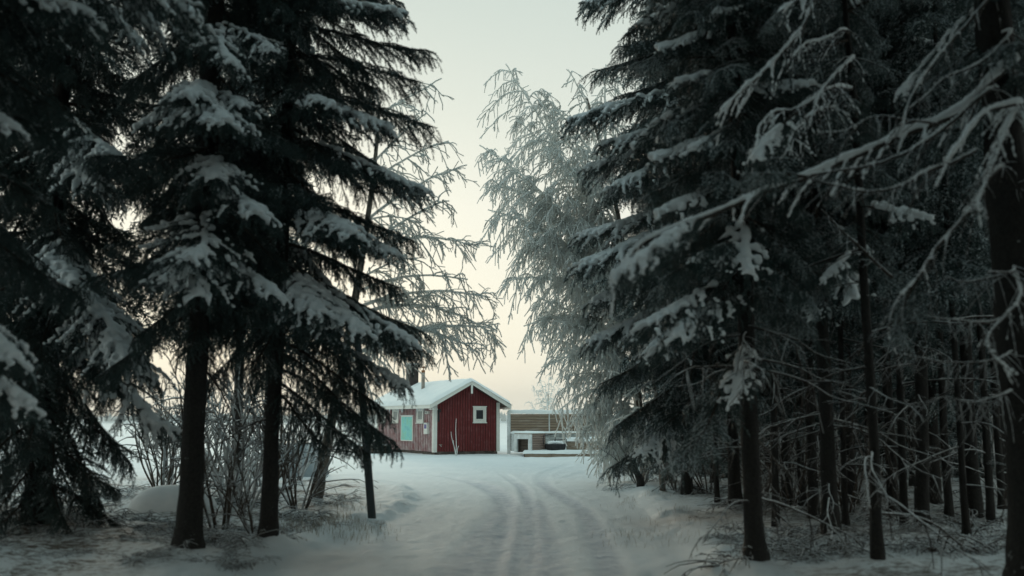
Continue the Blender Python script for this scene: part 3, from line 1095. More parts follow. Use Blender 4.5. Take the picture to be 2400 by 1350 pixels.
for tr, px, py, Y, kd, sl in [
    (tJ, 1372, 20, 16.6, 'snowy', .3), (tJ, 1350, 278, 16.2, 'laden', .28), (tJ, 1385, 385, 16.4, 'snowy', .3), (tJ, 1382, 545, 16, 'laden', .3),
    (tJ, 1375, 615, 15.6, 'laden', .4), (tJ, 1395, 700, 16, 'snowy', .4), (tJ, 1390, 795, 16, 'laden', .4), (tJ, 1400, 900, 16.4, 'frosty', .45), (tJ, 1430, 1000, 16, 'frosty', .5),
    (tJ, 1425, 1095, 16.3, 'frosty', .6), (tJ, 1500, 1060, 15.6, 'snowy', .6), (tJ, 1560, 1010, 15.2, 'frosty', .6), (tJ, 1400, 160, 16.5, 'frosty', .3), (tJ, 1450, 430, 15.6, 'laden', .4), (tJ, 1430, 330, 16, 'snowy', .3),
    (tJ, 1480, 640, 15.4, 'frosty', .4), (tJ, 1500, 820, 15.3, 'snowy', .5), (tJ, 1450, 110, 16, 'frosty', .3), (tJ, 1590, 900, 15.2, 'frosty', .6),
    (tE, 1605, 190, 10.3, 'laden', .3), (tE, 1560, 110, 10.5, 'laden', .3), (tE, 1500, 770, 10.2, 'snowy', .45), (tE, 1600, 790, 9.9, 'laden', .5), (tE, 1540, 370, 10.4, 'laden', .3),
    (tE, 1640, 350, 9.9, 'snowy', .4), (tE, 1770, 640, 9.8, 'snowy', .8), (tE, 1715, 945, 10.1, 'snowy', 1.0), (tE, 1530, 830, 10.4, 'snowy', .6), (tE, 1560, 500, 10.2, 'snowy', .4), (tE, 1560, 650, 10.2, 'frosty', .5),
    (tE, 1600, 1080, 10.0, 'frosty', 1.0), (tE, 1690, 30, 10, 'laden', .3), (tF, 1830, 700, 12, 'frosty', .7), (tF, 1800, 860, 12, 'frosty', .9), (tF, 2000, 700, 11.8, 'laden', .8), (tF, 1900, 750, 12.2, 'snowy', .9),
]:
    hero_bough(tr, P(px, py, Y), kd, sl)
gr = 'spruces filling the dark wood on the right'
k = 0
for px, Y, r, vv, s, lift in [
    (1600, 21, .11, 0, 1.0, .4), (1745, 19.5, .1, 1, 1.0, .2), (1830, 17, .09, 0, 1.0, 1.0), (1888, 15.4, .075, 1, .95, .4), (1975, 17.5, .10, 0, 1.0, .6), (2070, 15.8, .085, 1, 1.0, .4),
    (2165, 18, .1, 0, 1.05, .5), (2255, 15.2, .1, 1, 1.0, .6), (2330, 17.5, .11, 0, 1.0, .3), (2420, 14.5, .12, 1, 1.0, .8), (1560, 26, .11, 1, 1.1, .2), (1680, 27, .11, 0, 1.1, .3),
    (1790, 24, .11, 1, 1.1, .2), (1910, 23, .1, 0, 1.1, .0), (2020, 25, .1, 1, 1.1, .1), (2120, 22, .1, 0, 1.1, .2), (2240, 24, .1, 1, 1.1, .0), (2350, 22, .11, 0, 1.1, .1),
    (2480, 19, .12, 1, 1.1, .2), (1740, 33, .12, 0, 1.15, -.4), (1850, 31, .12, 1, 1.15, -.5), (1960, 34, .12, 0, 1.15, -.6), (2080, 32, .12, 1, 1.15, -.6), (2200, 31, .12, 0, 1.15, -.6), (2310, 33, .12, 1, 1.15, -.7),
    (2430, 30, .12, 0, 1.15, -.5), (2560, 26, .12, 1, 1.1, 0)]:
    X = (px - 1200) / FOC * Y * 1.008
    gap_note(far_spruce('x', X, Y, r, 'frosty', vv, s, .95 + .05 * (k % 4), lift, gr, 90 + k, dead=5 if Y < 24 else 0), 'right', 'frosted spruce', px, Y)
    k += 1


for i, (px, Y) in enumerate([(1668, 18.5), (1800, 14.6), (1862, 16.4), (1958, 14.2), (2092, 13.6), (2195, 14.9), (2232, 12.6), (2290, 13.8), (2318, 16.0), (2072, 20.5)]):
    o = far_spruce('x', (px - 1200) / FOC * Y * 1.008, Y, .045 + .008 * (i % 3), 'frosty', i % 2, .8, .6, 1.4, 'slim stems in the right wood', 260 + i, dead=9)
    gap_note(o, 'right', 'slim spruce stem', px, Y)
for i, (px, Y) in enumerate([(1600, 30), (1660, 24), (1700, 36), (1760, 29), (1820, 26), (1870, 38), (1930, 29), (1990, 31), (2050, 28), (2100, 37), (2150, 27), (2215, 35), (2280, 27), (2340, 37), (2400, 26), (2460, 31), (1560, 38), (1640, 42), (1780, 44), (1900, 45), (2020, 44), (2160, 45), (2300, 46)]):
    X = (px - 1200) / FOC * Y * 1.008
    o = far_spruce('x', X, Y, .07, 'frosty', i % 2, .55 + .12 * (i % 3), .95, -1.1 - .3 * (i % 2), 'young spruces deep in the right wood', 130 + i)
    gap_note(o, 'right', 'young low spruce', px, Y)

# ------------------------------------------------------------------ long snow-covered bare limbs on the right
def snow_limb(tree, pix, Y0, Y1, r=.03, sr=.045, twigs=.5, seed=0, hang=.25, from_trunk=True):
    rg = np.random.default_rng(1000 + seed)
    n = len(pix)
    pts = [P(px, py, Y0 + (Y1 - Y0) * i / (n - 1)) for i, (px, py) in enumerate(pix)]
    base = np.array(tree.location)
    if from_trunk:
        p0 = pts[0]
        pts = [np.array([base[0], base[1], p0[2] + .25 * np.hypot(*(p0[:2] - base[:2]))])] + pts
    q = resample(smooth_line(pts, 2), .045)
    q += np.cumsum(rg.standard_normal(q.shape) * .002, 0)
    q = q - base
    b = MB()
    m = len(q)
    rr = np.linspace(r, r * .35, m)
    b.tube(q, rr, 6, cap=True, jitter=.08, rg=rg)
    sp, sr_ = [], []
    lump = fbm(np.arange(m) * .16, np.zeros(m) + seed * 9.3, 3, seed)
    for i in range(m):
        if lump[i] > .3 or sr > .05:
            s_ = sr * ((.28 if sr < .05 else .5) + .95 * lump[i] * (1 if sr < .05 else .8)) * (1 - .3 * i / m) * rg.uniform(.85, 1.15)
            sp.append(q[i] + [0, 0, rr[i] * .7 + s_ * .35])
            sr_.append(s_)
    s = .15
    while s < 1 and twigs > 0:
        i = min(m - 2, int(s * (m - 1)))
        f = q[i + 1] - q[i]
        f /= np.linalg.norm(f) + 1e-9
        sd = np.cross(f, [0, 0, 1]) * rg.choice((-1, 1))
        L = rg.uniform(.12, .5) * (1.1 - .5 * s)
        d = f * rg.uniform(.3, .9) + sd * rg.uniform(.3, .8) + np.array([0, 0, -hang + rg.normal(0, .2)])
        u = np.linspace(0, 1, 8)
        tq = q[i] + d / np.linalg.norm(d) * (L * u)[:, None]
        tq[:, 2] -= hang * 1.4 * L * u ** 2
        tq += np.cumsum(rg.standard_normal(tq.shape) * .006, 0)
        b.tube(tq, np.linspace(rr[i] * .5, .003, 8), 4, cap=False)
        t2 = resample(tq, .02)
        keep = rg.random() < .8
        for j, a in enumerate(t2):
            if keep:
                s_ = sr * rg.uniform(.2, .42)
                sp.append(a + [0, 0, s_ * .4])
                sr_.append(s_)
        s += rg.uniform(.04, .14) / twigs * .3
    o = link('limb', b.mesh('limb', [M['dead']], True), tree)
    if sp:
        tag(link('limb_snow', snow_blob('limb_snow', sp, sr_, max(.011, sr * .28), 2, .6), o), kind='stuff')
    return o


LIMBS = [
    (tI, [(2400, 143), (2352, 175), (2303, 224), (2250, 273), (2169, 301), (2107, 322), (2006, 367), (1944, 391), (1896, 411), (1802, 440), (1700, 486), (1640, 508), (1560, 535), (1500, 562), (1445, 640)], 8.4, 7.6, .036, .056, .8),
    (tI, [(2330, 205), (2250, 279), (2189, 326), (2128, 358), (2066, 381), (2000, 390), (1900, 405), (1800, 425), (1740, 395)], 8.1, 7.6, .022, .028, .9),
    (tI, [(2209, 287), (2130, 280), (2067, 265), (2006, 297), (1970, 305), (1928, 303)], 7.9, 7.5, .012, .022, .6),
    (tI, [(2360, -30), (2270, 65), (2205, 143), (2160, 208), (2140, 250), (2132, 290)], 8.2, 7.3, .018, .026, .6),
    (tI, [(2400, 70), (2352, 122), (2303, 159), (2230, 183), (2189, 222), (2150, 250)], 8.3, 7.6, .016, .026, .6),
    (tI, [(2430, 235), (2344, 246), (2310, 280), (2283, 316), (2246, 370)], 7.6, 6.9, .026, .046, .4),
    (tI, [(2400, 250), (2384, 268), (2360, 328), (2327, 410), (2291, 487)], 7.7, 6.9, .02, .036, .9),
    (tI, [(2300, 350), (2250, 378), (2181, 397), (2128, 433), (2046, 446), (1985, 432), (1904, 408)], 7.9, 7.3, .017, .026, .9),
    (tI, [(2340, 400), (2310, 450), (2290, 483), (2233, 540), (2200, 580), (2163, 647), (2110, 697), (2092, 740), (2090, 790)], 8.1, 7.5, .022, .028, .9),
    (tI, [(2420, 690), (2343, 760), (2323, 797), (2340, 830), (2367, 850), (2400, 875)], 7.4, 7.0, .02, .030, .5),
    (tI, [(2333, 755), (2290, 752), (2233, 747), (2157, 733)], 8.3, 7.8, .018, .022, .5),
    (tI, [(2350, 845), (2233, 848), (2177, 833), (2117, 820)], 8.3, 8.0, .016, .019, .8),
    (tI, [(2330, 655), (2270, 660), (2230, 648)], 8.4, 8.0, .014, .018, .6),
    (tI, [(2387, 636), (2340, 634), (2323, 633)], 8.3, 7.6, .016, .02, .4),
    (tI, [(2335, 935), (2280, 950), (2230, 930), (2190, 935)], 8.4, 8.0, .014, .018, .9),
    (tG, [(1985, -60), (1920, 0), (1904, 61), (1847, 126), (1798, 179), (1753, 212), (1708, 258)], 9.4, 8.3, .026, .042, .9),
    (tG, [(1960, -70), (1890, -10), (1850, 20), (1822, 45)], 9.4, 8.5, .02, .042, .6),
    (tG, [(1960, 200), (1875, 262), (1822, 257), (1780, 305), (1783, 365)], 9.6, 8.6, .02, .036, 1.1),
    (tG, [(1930, 250), (1880, 290), (1860, 330), (1855, 350)], 9.6, 8.8, .016, .036, .9),
    (tG, [(2015, 130), (1960, 180), (1925, 230), (1905, 300)], 9.8, 9.0, .016, .032, .9),
    (tG, [(1995, 60), (1950, 90), (1900, 95), (1870, 130)], 9.8, 9.0, .016, .032, .9),
    (tG, [(2097, 650), (2033, 585), (1983, 541), (1933, 490)], 10.0, 9.6, .018, .012, .5),
]
for i, (tr, px, a, b_, r_, s_, tw) in enumerate(LIMBS):
    snow_limb(tr, px, a, b_, r_, s_, tw, i, .3, from_trunk=not (i in (2, 7, 21)))


def limb_tip_bough(tree, a, c, kind, variant):
    v = BR[kind][variant]
    d = c - a
    L = np.linalg.norm(d)
    s_ = L / math.hypot(v['tip'][0], v['tip'][2])
    o = link('branch', v['me'], tree)
    o.location = tuple(a - np.array(tree.location))
    o.rotation_euler = (.1, -(math.atan2(d[2], math.hypot(d[0], d[1])) - math.atan2(v['tip'][2], v['tip'][0])), math.atan2(d[1], d[0]))
    o.scale = (s_, s_, s_)
    if v['snow']:
        tag(link('branch_snow', v['snow'], o), kind='stuff')


limb_tip_bough(tI, P(1690, 492, 7.85), P(1440, 640, 7.55), 'laden', 1)
limb_tip_bough(tI, P(1640, 508, 7.8), P(1530, 600, 7.6), 'snowy', 0)
limb_tip_bough(tI, P(1900, 405, 7.6), P(1750, 400, 7.3), 'frosty', 0)
limb_tip_bough(tI, P(2170, 640, 7.7), P(2085, 790, 7.5), 'frosty', 0)
limb_tip_bough(tG, P(1880, 262, 8.9), P(1775, 370, 8.6), 'laden', 0)
limb_tip_bough(tG, P(1850, 20, 8.6), P(1800, 60, 8.4), 'frosty', 0)

# ------------------------------------------------------------------ frosted birches
def birch(label, trunk_pts, r0, limbs, seed, twig_r=.012, dens=1.0, group=None, side_len=.42, weep=.5):
    rg = np.random.default_rng(seed)
    tp = smooth_line(trunk_pts, 2)
    base = tp[0].copy()
    base[2] = gz(base[0], base[1])
    t = empty('birch_tree', base)
    tag(t, label, 'tree', group)
    b = MB()
    q = resample(tp, .3) - base
    q[0, 2] -= .2
    b.tube(q, np.linspace(r0, r0 * .25, len(q)), 10, jitter=.04, rg=rg)
    b.obj('trunk', M['birch_bark'], t, True)
    for (s0, tip, arch) in limbs:
        b = MB()
        i = s0 * (len(q) - 1)
        k = min(len(q) - 2, int(i))
        p0 = q[k] * (1 - (i - k)) + q[k + 1] * (i - k)
        p2 = np.asarray(tip) - base
        D = np.linalg.norm(p2 - p0)
        p1 = (p0 + p2) / 2 + np.array([0, 0, arch * D])
        u = np.linspace(0, 1, max(10, int(D / .12)))[:, None]
        lq = p0 * (1 - u) ** 2 + 2 * p1 * u * (1 - u) + p2 * u ** 2
        lq += np.cumsum(rg.standard_normal(lq.shape) * .012, 0) * u
        n = len(lq)
        lr = np.linspace(min(r0 * .4, .012 * D + .008), twig_r * 1.1, n)
        b.tube(lq, lr, 5, cap=False)
        s = .14
        while s < .985:
            j = min(n - 2, int(s * (n - 1)))
            f = lq[j + 1] - lq[j]
            f /= np.linalg.norm(f) + 1e-9
            rd = rg.standard_normal(3)
            rd -= rd.dot(f) * f
            rd /= np.linalg.norm(rd) + 1e-9
            L = D * side_len * rg.uniform(.5, 1.1) * (1 - .6 * s)
            L = min(max(L, .3), 1.7)
            d = f * .7 + rd * .8
            d /= np.linalg.norm(d)
            uu = np.linspace(0, 1, max(6, int(L / .11)))
            bq = lq[j] + d * (L * uu)[:, None]
            bq[:, 2] -= weep * L * uu ** 1.8
            bq += np.cumsum(rg.standard_normal(bq.shape) * .014, 0)
            b.tube(bq, np.linspace(twig_r * 1.35, twig_r * .8, len(bq)), 4, cap=False)
            m = len(bq)
            v = .12
            while v < 1:
                jj = min(m - 2, int(v * (m - 1)))
                f2 = bq[jj + 1] - bq[jj]
                f2 /= np.linalg.norm(f2) + 1e-9
                rd = rg.standard_normal(3)
                rd -= rd.dot(f2) * f2
                rd /= np.linalg.norm(rd) + 1e-9
                l3 = rg.uniform(.12, .42)
                d3 = f2 * .65 + rd * .75 + np.array([0, 0, -.3 * weep])
                d3 /= np.linalg.norm(d3)
                w_ = np.linspace(0, 1, 5)
                cq = bq[jj] + d3 * (l3 * w_)[:, None]
                cq[:, 2] -= weep * .8 * l3 * w_ ** 2
                cq += rg.standard_normal(cq.shape) * .008
                b.tube(cq, np.linspace(twig_r, twig_r * .75, 5) * rg.uniform(.8, 1.25), 3, cap=False)
                if rg.random() < .55:
                    d4 = d3 + rg.standard_normal(3) * .6 + np.array([0, 0, -.4])
                    d4 /= np.linalg.norm(d4)
                    eq = cq[2] + d4 * (l3 * .5 * np.linspace(0, 1, 3))[:, None]
                    b.tube(eq, twig_r * .8, 3, cap=False)
                v += rg.uniform(.07, .15) / L / dens
            s += rg.uniform(.12, .24) / D / dens
        b.obj('limb', M['birch_twig'], t, True)
    return t


def PT(lst):
    return [P(*a) for a in lst]


tb = [G(742, 1186), P(755, 1100, 18.9), P(775, 1000, 18.9), P(815, 800, 19.0), P(850, 600, 19.2), P(880, 380, 19.4), P(890, 240, 19.5)]
birch('frosted birch leaning behind the left spruces, bare twigs reaching over the cabin', tb, .115, [
    (.97, P(1030, 175, 19.4), -.05), (.85, P(1010, 260, 19.0), .05), (.80, P(1050, 330, 19.4), .1), (.70, P(1092, 385, 19.2), .12), (.62, P(1045, 480, 18.7), .15), (.62, P(1117, 578, 19.2), .22),
    (.52, P(1090, 655, 19.0), .2), (.48, P(1148, 690, 19.4), .18), (.46, P(1182, 815, 19.2), .34), (.40, P(1135, 830, 18.8), .3), (.36, P(1160, 760, 19.6), .16), (.36, P(1075, 770, 19), .12),
    (.44, P(1010, 780, 18.7), .14), (.55, P(980, 610, 18.6), .15), (.7, P(985, 520, 19.6), .15), (.5, P(640, 700, 19.4), .15), (.4, P(700, 820, 18.6), .15),
    (.62, P(620, 560, 19.6), .15), (.38, P(880, 960, 18.2), .2)], 71, .013, 1.35, side_len=.34)

tbr = [G(1512, 1120), P(1500, 1000, 26.4), P(1490, 850, 26.4), P(1472, 650, 26.2), P(1440, 450, 26.2), P(1405, 330, 26.0), P(1375, 230, 26.0)]
birch('large weeping birch white with rime between the cabin yard and right spruces', tbr, .13, [
    (.97, P(1335, 165, 26.0), .0), (.16, P(1430, 1075, 24.9), .35), (.2, P(1385, 1085, 25.2), .35), (.22, P(1350, 1035, 25.4), .35), (.26, P(1425, 1000, 25.0), .3), (.3, P(1310, 960, 25.3), .32), (.9, P(1280, 240, 26.2), .05), (.6, P(1170, 440, 25.9), .15), (.5, P(1210, 520, 25.6), .2), (.46, P(1255, 560, 25.6), .25), (.4, P(1255, 740, 25.8), .3), (.36, P(1320, 760, 25.5), .25), (.3, P(1330, 880, 25.7), .3), (.28, P(1370, 1000, 25.6), .3), (.34, P(1400, 830, 25.3), .25), (.45, P(1360, 520, 25.5), .2), (.62, P(1320, 360, 25.5), .15), (.62, P(1185, 145, 25.8), -.03), (.80, P(1262, 215, 25.9), .1), (.55, P(1130, 350, 25.7), .12), (.62, P(1200, 270, 25.9), .12), (.5, P(1142, 492, 25.6), .2), (.52, P(1190, 400, 26.2), .15),
    (.45, P(1172, 655, 25.6), .28), (.42, P(1220, 560, 25.9), .2), (.42, P(1222, 765, 25.7), .3), (.38, P(1290, 850, 25.4), .26), (.36, P(1265, 700, 26.1), .2), (.33, P(1300, 925, 25.5), .3), (.30, P(1290, 800, 26.2), .25),
    (.30, P(1330, 1000, 25.3), .3), (.26, P(1350, 960, 26.0), .25), (.26, P(1405, 1085, 25.2), .3), (.22, P(1380, 1050, 25.8), .3), (.55, P(1300, 420, 25.6), .15), (.48, P(1290, 560, 25.5), .2), (.44, P(1330, 640, 25.4), .2),
    (.7, P(1290, 300, 26.3), .15), (.36, P(1370, 800, 25.2), .2), (.3, P(1390, 920, 25.2), .25), (.5, P(1240, 470, 26.3), .15), (.4, P(1250, 640, 26.4), .2), (.75, P(1400, 230, 26.2), .1), (.85, P(1420, 140, 26.2), .1), (.2, P(1440, 1080, 25.5), .3),
    (.6, P(1390, 420, 25.3), .2), (.5, P(1400, 560, 25.3), .2), (.4, P(1420, 700, 25.3), .2)], 72, .0165, 1.3, weep=.8)
tbf = [np.array([2.15, 62, 0]), np.array([2.2, 62, 1.5]), np.array([2.25, 62, 3.6])]
birch('small round rimed birch rising behind the plank windbreak', tbf, .06, [
    (.3, (1.0, 62, 2.9), .1), (.35, (3.4, 62, 2.7), .1), (.5, (1.3, 61.6, 3.7), .1), (.5, (3.0, 62.4, 3.7), .1), (.7, (1.7, 62, 4.3), .05), (.7, (2.8, 62, 4.2), .05), (.9, (2.3, 61.5, 4.6), .0), (.25, (1.2, 61, 2.2), .1), (.25, (3.3, 61, 2.1), .1),
    (.4, (2.2, 60.9, 3.0), .1), (.6, (2.1, 63, 3.8), .1)], 73, .014, .9)
tbs = [G(1555, 1162), P(1548, 1090, 20.8), P(1560, 1040, 20.8), P(1545, 960, 20.8), P(1525, 860, 20.8), P(1530, 700, 20.8)]
birch('crooked young birch with curved trunk at the right road bank', tbs, .07, [
    (.6, P(1440, 880, 20.4), .15), (.5, P(1420, 1000, 20.3), .2), (.75, P(1620, 850, 20.5), .1), (.9, P(1460, 760, 20.6), .1), (.4, P(1640, 1030, 20.3), .15), (.55, P(1500, 1060, 20), .3)], 74, .011, .8)


# ------------------------------------------------------------------ shrubs
SHRUB = []
for i in range(5):
    rg = np.random.default_rng(600 + i)
    b = MB()
    for k in range(7 + i):
        a = rg.uniform(0, 6.28)
        tilt = rg.uniform(.1, .75)
        d = np.array([math.cos(a) * tilt, math.sin(a) * tilt, 1.0])
        twig_tree(b, rg, np.array([math.cos(a) * .08, math.sin(a) * .08, -.05]), d, rg.uniform(.9, 2.0), .018, 2, rg.uniform(.05, .3), 5, .75, .8, .0045)
    SHRUB.append(b.mesh('shrub', [M['brush'] if i % 2 == 0 else M['shrub_twig']], True))
LOW, LOWA = [], []
for i in range(4):
    rg = np.random.default_rng(650 + i)
    b = MB()
    for k in range(14):
        a = rg.uniform(0, 6.28)
        d = np.array([math.cos(a), math.sin(a), rg.uniform(.25, .9)])
        twig_tree(b, rg, np.array([rg.normal(0, .12), rg.normal(0, .12), -.03]), d, rg.uniform(.4, 1.0), .012, 2, rg.uniform(.3, .7), 4, .85, .8, .0055)
    LOWA.append((np.vstack(b.v), np.vstack(b.q)))
    LOW.append(b.mesh('low_shrub', [M['shrub_twig']], True))


def shrub(me, name, label, X, Y, s, group=None, rz=None, sz=1.0):
    o = link(name, me)
    o.location = (X, Y, gz(X, Y) - .02)
    o.rotation_euler = (0, 0, rng.uniform(0, 6.28) if rz is None else rz)
    o.scale = (s, s, s * sz)
    return tag(o, label, 'shrub', group)


for i, (px, py, s, sz) in enumerate([(515, 1262, 1.15, 1.3), (560, 1235, 1.2, 1.5), (600, 1270, .8, 1.1), (575, 1195, 1.4, 1.4), (700, 1215, 1.1, 1.2), (660, 1175, 1.4, 1.5), (540, 1180, 1.5, 1.4), (620, 1160, 1.5, 1.3), (690, 1150, 1.3, 1.4), (380, 1175, 1.2, 1.3), (410, 1165, 1.3, 1.3), (20, 1180, 1.3, 1.2), (60, 1150, 1.4, 1.2), (590, 1130, 1.8, 1.2), (500, 1125, 1.8, 1.2), (390, 1125, 1.7, 1.2)]):
    p = G(px, py)
    gap_note(shrub(SHRUB[i % 5], 'shrub', 'x', p[0], p[1], s, 'rimed shrubs behind the left trunks', sz=sz), 'left', 'rimed shrub', px, p[1])

def undergrowth(name, label, spots, seed, mt):
    """the low tangle of rimed twigs on the forest floor: nobody could count its stems"""
    rg = np.random.default_rng(seed)
    b = MB()
    for x, y, s_ in spots:
        V, Q = LOWA[int(rg.integers(0, len(LOWA)))]
        a = rg.uniform(0, 6.28)
        m = np.array(Matrix.Rotation(a, 3, 'Z'))
        b.add((V * [s_, s_, s_ * rg.uniform(.6, 1.1)]) @ m.T + [x, y, gz(x, y) - .02], quads=Q)
    return tag(b.obj(name, mt, None, True), label, kind='stuff')


spots = []
for i in range(105):
    px, py = (rng.uniform(-50, 600) if i % 3 else rng.uniform(400, 840)), rng.uniform(1170, 1345)
    lim = 1320 - max(0, px - 560) * .27
    if py > lim - 12:
        py = lim - 12 - rng.uniform(0, 60)
    p = G(px, py)
    spots.append((p[0], p[1], rng.uniform(.4, .85)))
for i in range(34):
    p = G(rng.uniform(-40, 560), rng.uniform(1275, 1350))
    spots.append((p[0], p[1], rng.uniform(.35, .6)))
undergrowth('undergrowth', 'low tangle of rimed twigs on the snow under the left spruces', spots, 91, M['brush'])
spots = []
for i in range(120):
    py = rng.uniform(1130, 1350)
    x0 = np.interp(py, [1130, 1180, 1250, 1350], [1500, 1560, 1640, 1690])
    px = min(x0 + 20 + abs(rng.normal(0, 1)) * 330 if i % 2 else rng.uniform(x0, 2420), 2430)
    p = G(px, py)
    spots.append((p[0], p[1], rng.uniform(.45, 1.0)))
undergrowth('undergrowth', 'low tangle of snowy twigs on the floor of the right wood', spots, 92, M['brush'])
for i in range(16):
    px, py = rng.uniform(1560, 2420), rng.uniform(1130, 1240)
    p = G(px, py)
    gap_note(shrub(SHRUB[i % 5], 'shrub', 'x', p[0], p[1], rng.uniform(.7, 1.2), 'rimed shrubs in the right wood'), 'right', 'rimed shrub', px, p[1])
p = G(1445, 1150)
shrub(LOW[1], 'low_shrub', 'sparse rimed twigs spreading onto the snow at the right road bank', p[0], p[1], 1.0)
p = G(1500, 1145)
shrub(SHRUB[2], 'shrub', 'frosted bush of thin stems beside the cut stump on the right', p[0], p[1], .9)


def blades(name, label, pts, h, n, seed):
    rg = np.random.default_rng(seed)
    b = MB()
    for (x, y) in pts:
        for k in range(n):
            a = rg.uniform(0, 6.28)
            hh = h * rg.uniform(.4, 1.2)
            xx, yy = x + rg.normal(0, .18), y + rg.normal(0, .18)
            z = gz(xx, yy)
            l = rg.uniform(.3, 1.5) * hh
            p0, p1, p2 = np.array([xx, yy, z - .02]), np.array([xx + math.cos(a) * l * .4, yy + math.sin(a) * l * .4, z + hh * .7]), np.array([xx + math.cos(a) * l, yy + math.sin(a) * l, z + hh * .9])
            wv = np.array([-math.sin(a), math.cos(a), 0]) * .0022
            b.add([p0 - wv, p0 + wv, p1 + wv, p1 - wv, p2], quads=[(0, 1, 2, 3)], tris=[(3, 2, 4)])
    return tag(b.obj(name, M['dry_grass']), label, kind='stuff')


gp = [G(rng.uniform(680, 900), 1262 - rng.uniform(-8, 26))[:2] + rng.normal(0, .1, 2) for _ in range(34)]
gp += [G(rng.uniform(760, 880), rng.uniform(1170, 1215))[:2] for _ in range(8)]
blades('dry_grass', 'dry frosted grass along the left road bank by the post', gp, .13, 24, 5)
blades('dead_grass', 'thin frosted grass stalks at the right road bank', [G(rng.uniform(1430, 1640), rng.uniform(1150, 1290))[:2] for _ in range(26)], .12, 9, 6)

# ------------------------------------------------------------------ post, mound, log, stump, hull, timber
p0 = G(877, 1228)
top = P(838, 790, p0[1] - .1)
t = empty('leaning_post', (p0[0], p0[1], gz(p0[0], p0[1])))
tag(t, 'dark grey-green post leaning left out of the snow beside the road', 'post')
b = MB()
v = top - np.array(t.location)
q = np.linspace([0, 0, -.3], v, 8)
b.tube(q, np.linspace(.068, .055, 8), 10)
b.obj('pole', M['post'], t, True)
b = MB()
b.tube([v - [0, 0, .02], v + [0, 0, .03], v + [0, 0, .06]], [.062, .062, .02], 10)
b.obj('cap', M['post'], t, True)
me = snow_blob('snow_collar', [(math.cos(a) * .1, math.sin(a) * .1, .0) for a in np.linspace(0, 6, 9)], [.085] * 9, .02)
link('snow_collar', me, t)


def mound(name, label, cat, X, Y, rx, ry, h, seed, mats):
    n, m_ = 24, 9
    b = MB()
    th = np.linspace(0, 2 * math.pi, n, endpoint=False)
    V = []
    for k in range(m_):
        e_ = k / (m_ - 1)
        rr = math.cos(e_ * math.pi / 2) ** .7 * (1 + .08 * np.sin(3 * th + seed) + .05 * np.sin(5 * th + 2 * seed))
        V.append(np.stack([rr * rx * np.cos(th), rr * ry * np.sin(th), np.full(n, -.12 + (h + .12) * math.sin(e_ * math.pi / 2))], 1))
    V = np.vstack(V)
    i = np.arange(m_ - 1)[:, None] * n
    j = np.arange(n)[None]
    k = (j + 1) % n
    b.add(V, quads=np.stack([i + j, i + k, i + n + k, i + n + j], -1).reshape(-1, 4))
    o = b.obj(name, mats, smooth=True)
    o.location = (X, Y, gz(X, Y))
    return tag(o, label, cat)


p = G(405, 1225)
mound('snow_boulder', 'rounded boulder under smooth snow left of the thickest trunk', 'boulder', p[0], p[1], .72, .6, .38, 3, M['snow'])
p = G(690, 1118)
mound('upturned_boat', 'pale grey-blue rounded hull lying behind the rimed shrubs', 'boat', p[0], p[1], .95, 1.7, 1.0, 5, M['boat'])

# slanting cut stump
p = G(1500, 1150)
t = empty('cut_stump', (p[0], p[1], gz(p[0], p[1])))
tag(t, 'dark stump sawn off at a slant beside the right road bank', 'stump')
tp = P(1478, 1088, p[1]) - np.array(t.location)
b = MB()
b.tube(np.linspace([0, 0, -.1], tp, 7) + np.array([[.0, 0, 0], [.05, 0, 0], [.09, 0, 0], [.10, 0, 0], [.08, 0, 0], [.04, 0, 0], [0, 0, 0]]), np.linspace(.10, .075, 7), 9, jitter=.05)
b.obj('stem', M['bark'], t, True)
link('snow_cap', snow_blob('snow_cap', [tp + [0, 0, .03], tp + [.04, 0, .02]], [.06, .055], .015), t)
# timber lying left of the cabin
pl = P(868, 1052, 50)
t = empty('timber_stack', (pl[0], pl[1], gz(pl[0], pl[1])))
tag(t, 'low stack of dark timber lying at the left end of the cabin', 'timber')
for k in range(5):
    b = MB()
    y = (k % 3) * .22
    z = .10 + .19 * (k // 3)
    xx = 0.1 * (k // 3)
    b.tube([(-.9 + xx, y, z), (0, y, z), (1.0, y, z)], .1, 8)
    b.obj('log', M['wood_dark'], t, True)
link('snow_cap', snow_blob('snow_cap', [(x, .15 + .15 * math.sin(x * 5), .40) for x in np.arange(-.8, .9, .1)], [.1] * 17, .03), t)

# ------------------------------------------------------------------ the red cabin
D0 = 48.0
N = np.array([(1021 - 1200) / FOC * D0 * 1.008, D0, 0.0])
N[2] = gz(N[0], N[1])
cabin = empty('cabin', N, (0, 0, math.atan2(.47, .88)))
tag(cabin, 'small red wooden cabin with white trim and snowy roof at the end of the road', 'cabin')
GW, GL, EZ = 3.45, 7.6, 2.50
PEAK = EZ + GW / 2 * .53
cm = cabin.matrix_basis.copy()


def cab_box(name, mt, x0, x1, y0, y1, z0, z1, parent=cabin):
    return MB().box(x0, x1, y0, y1, z0, z1).obj(name, mt, parent)


cab_box('foundation', M['stone'], .04, GW - .04, .04, GL - .04, -.4, .16)


def gable_z(x):
    return EZ + (GW / 2 - abs(x - GW / 2)) * .53


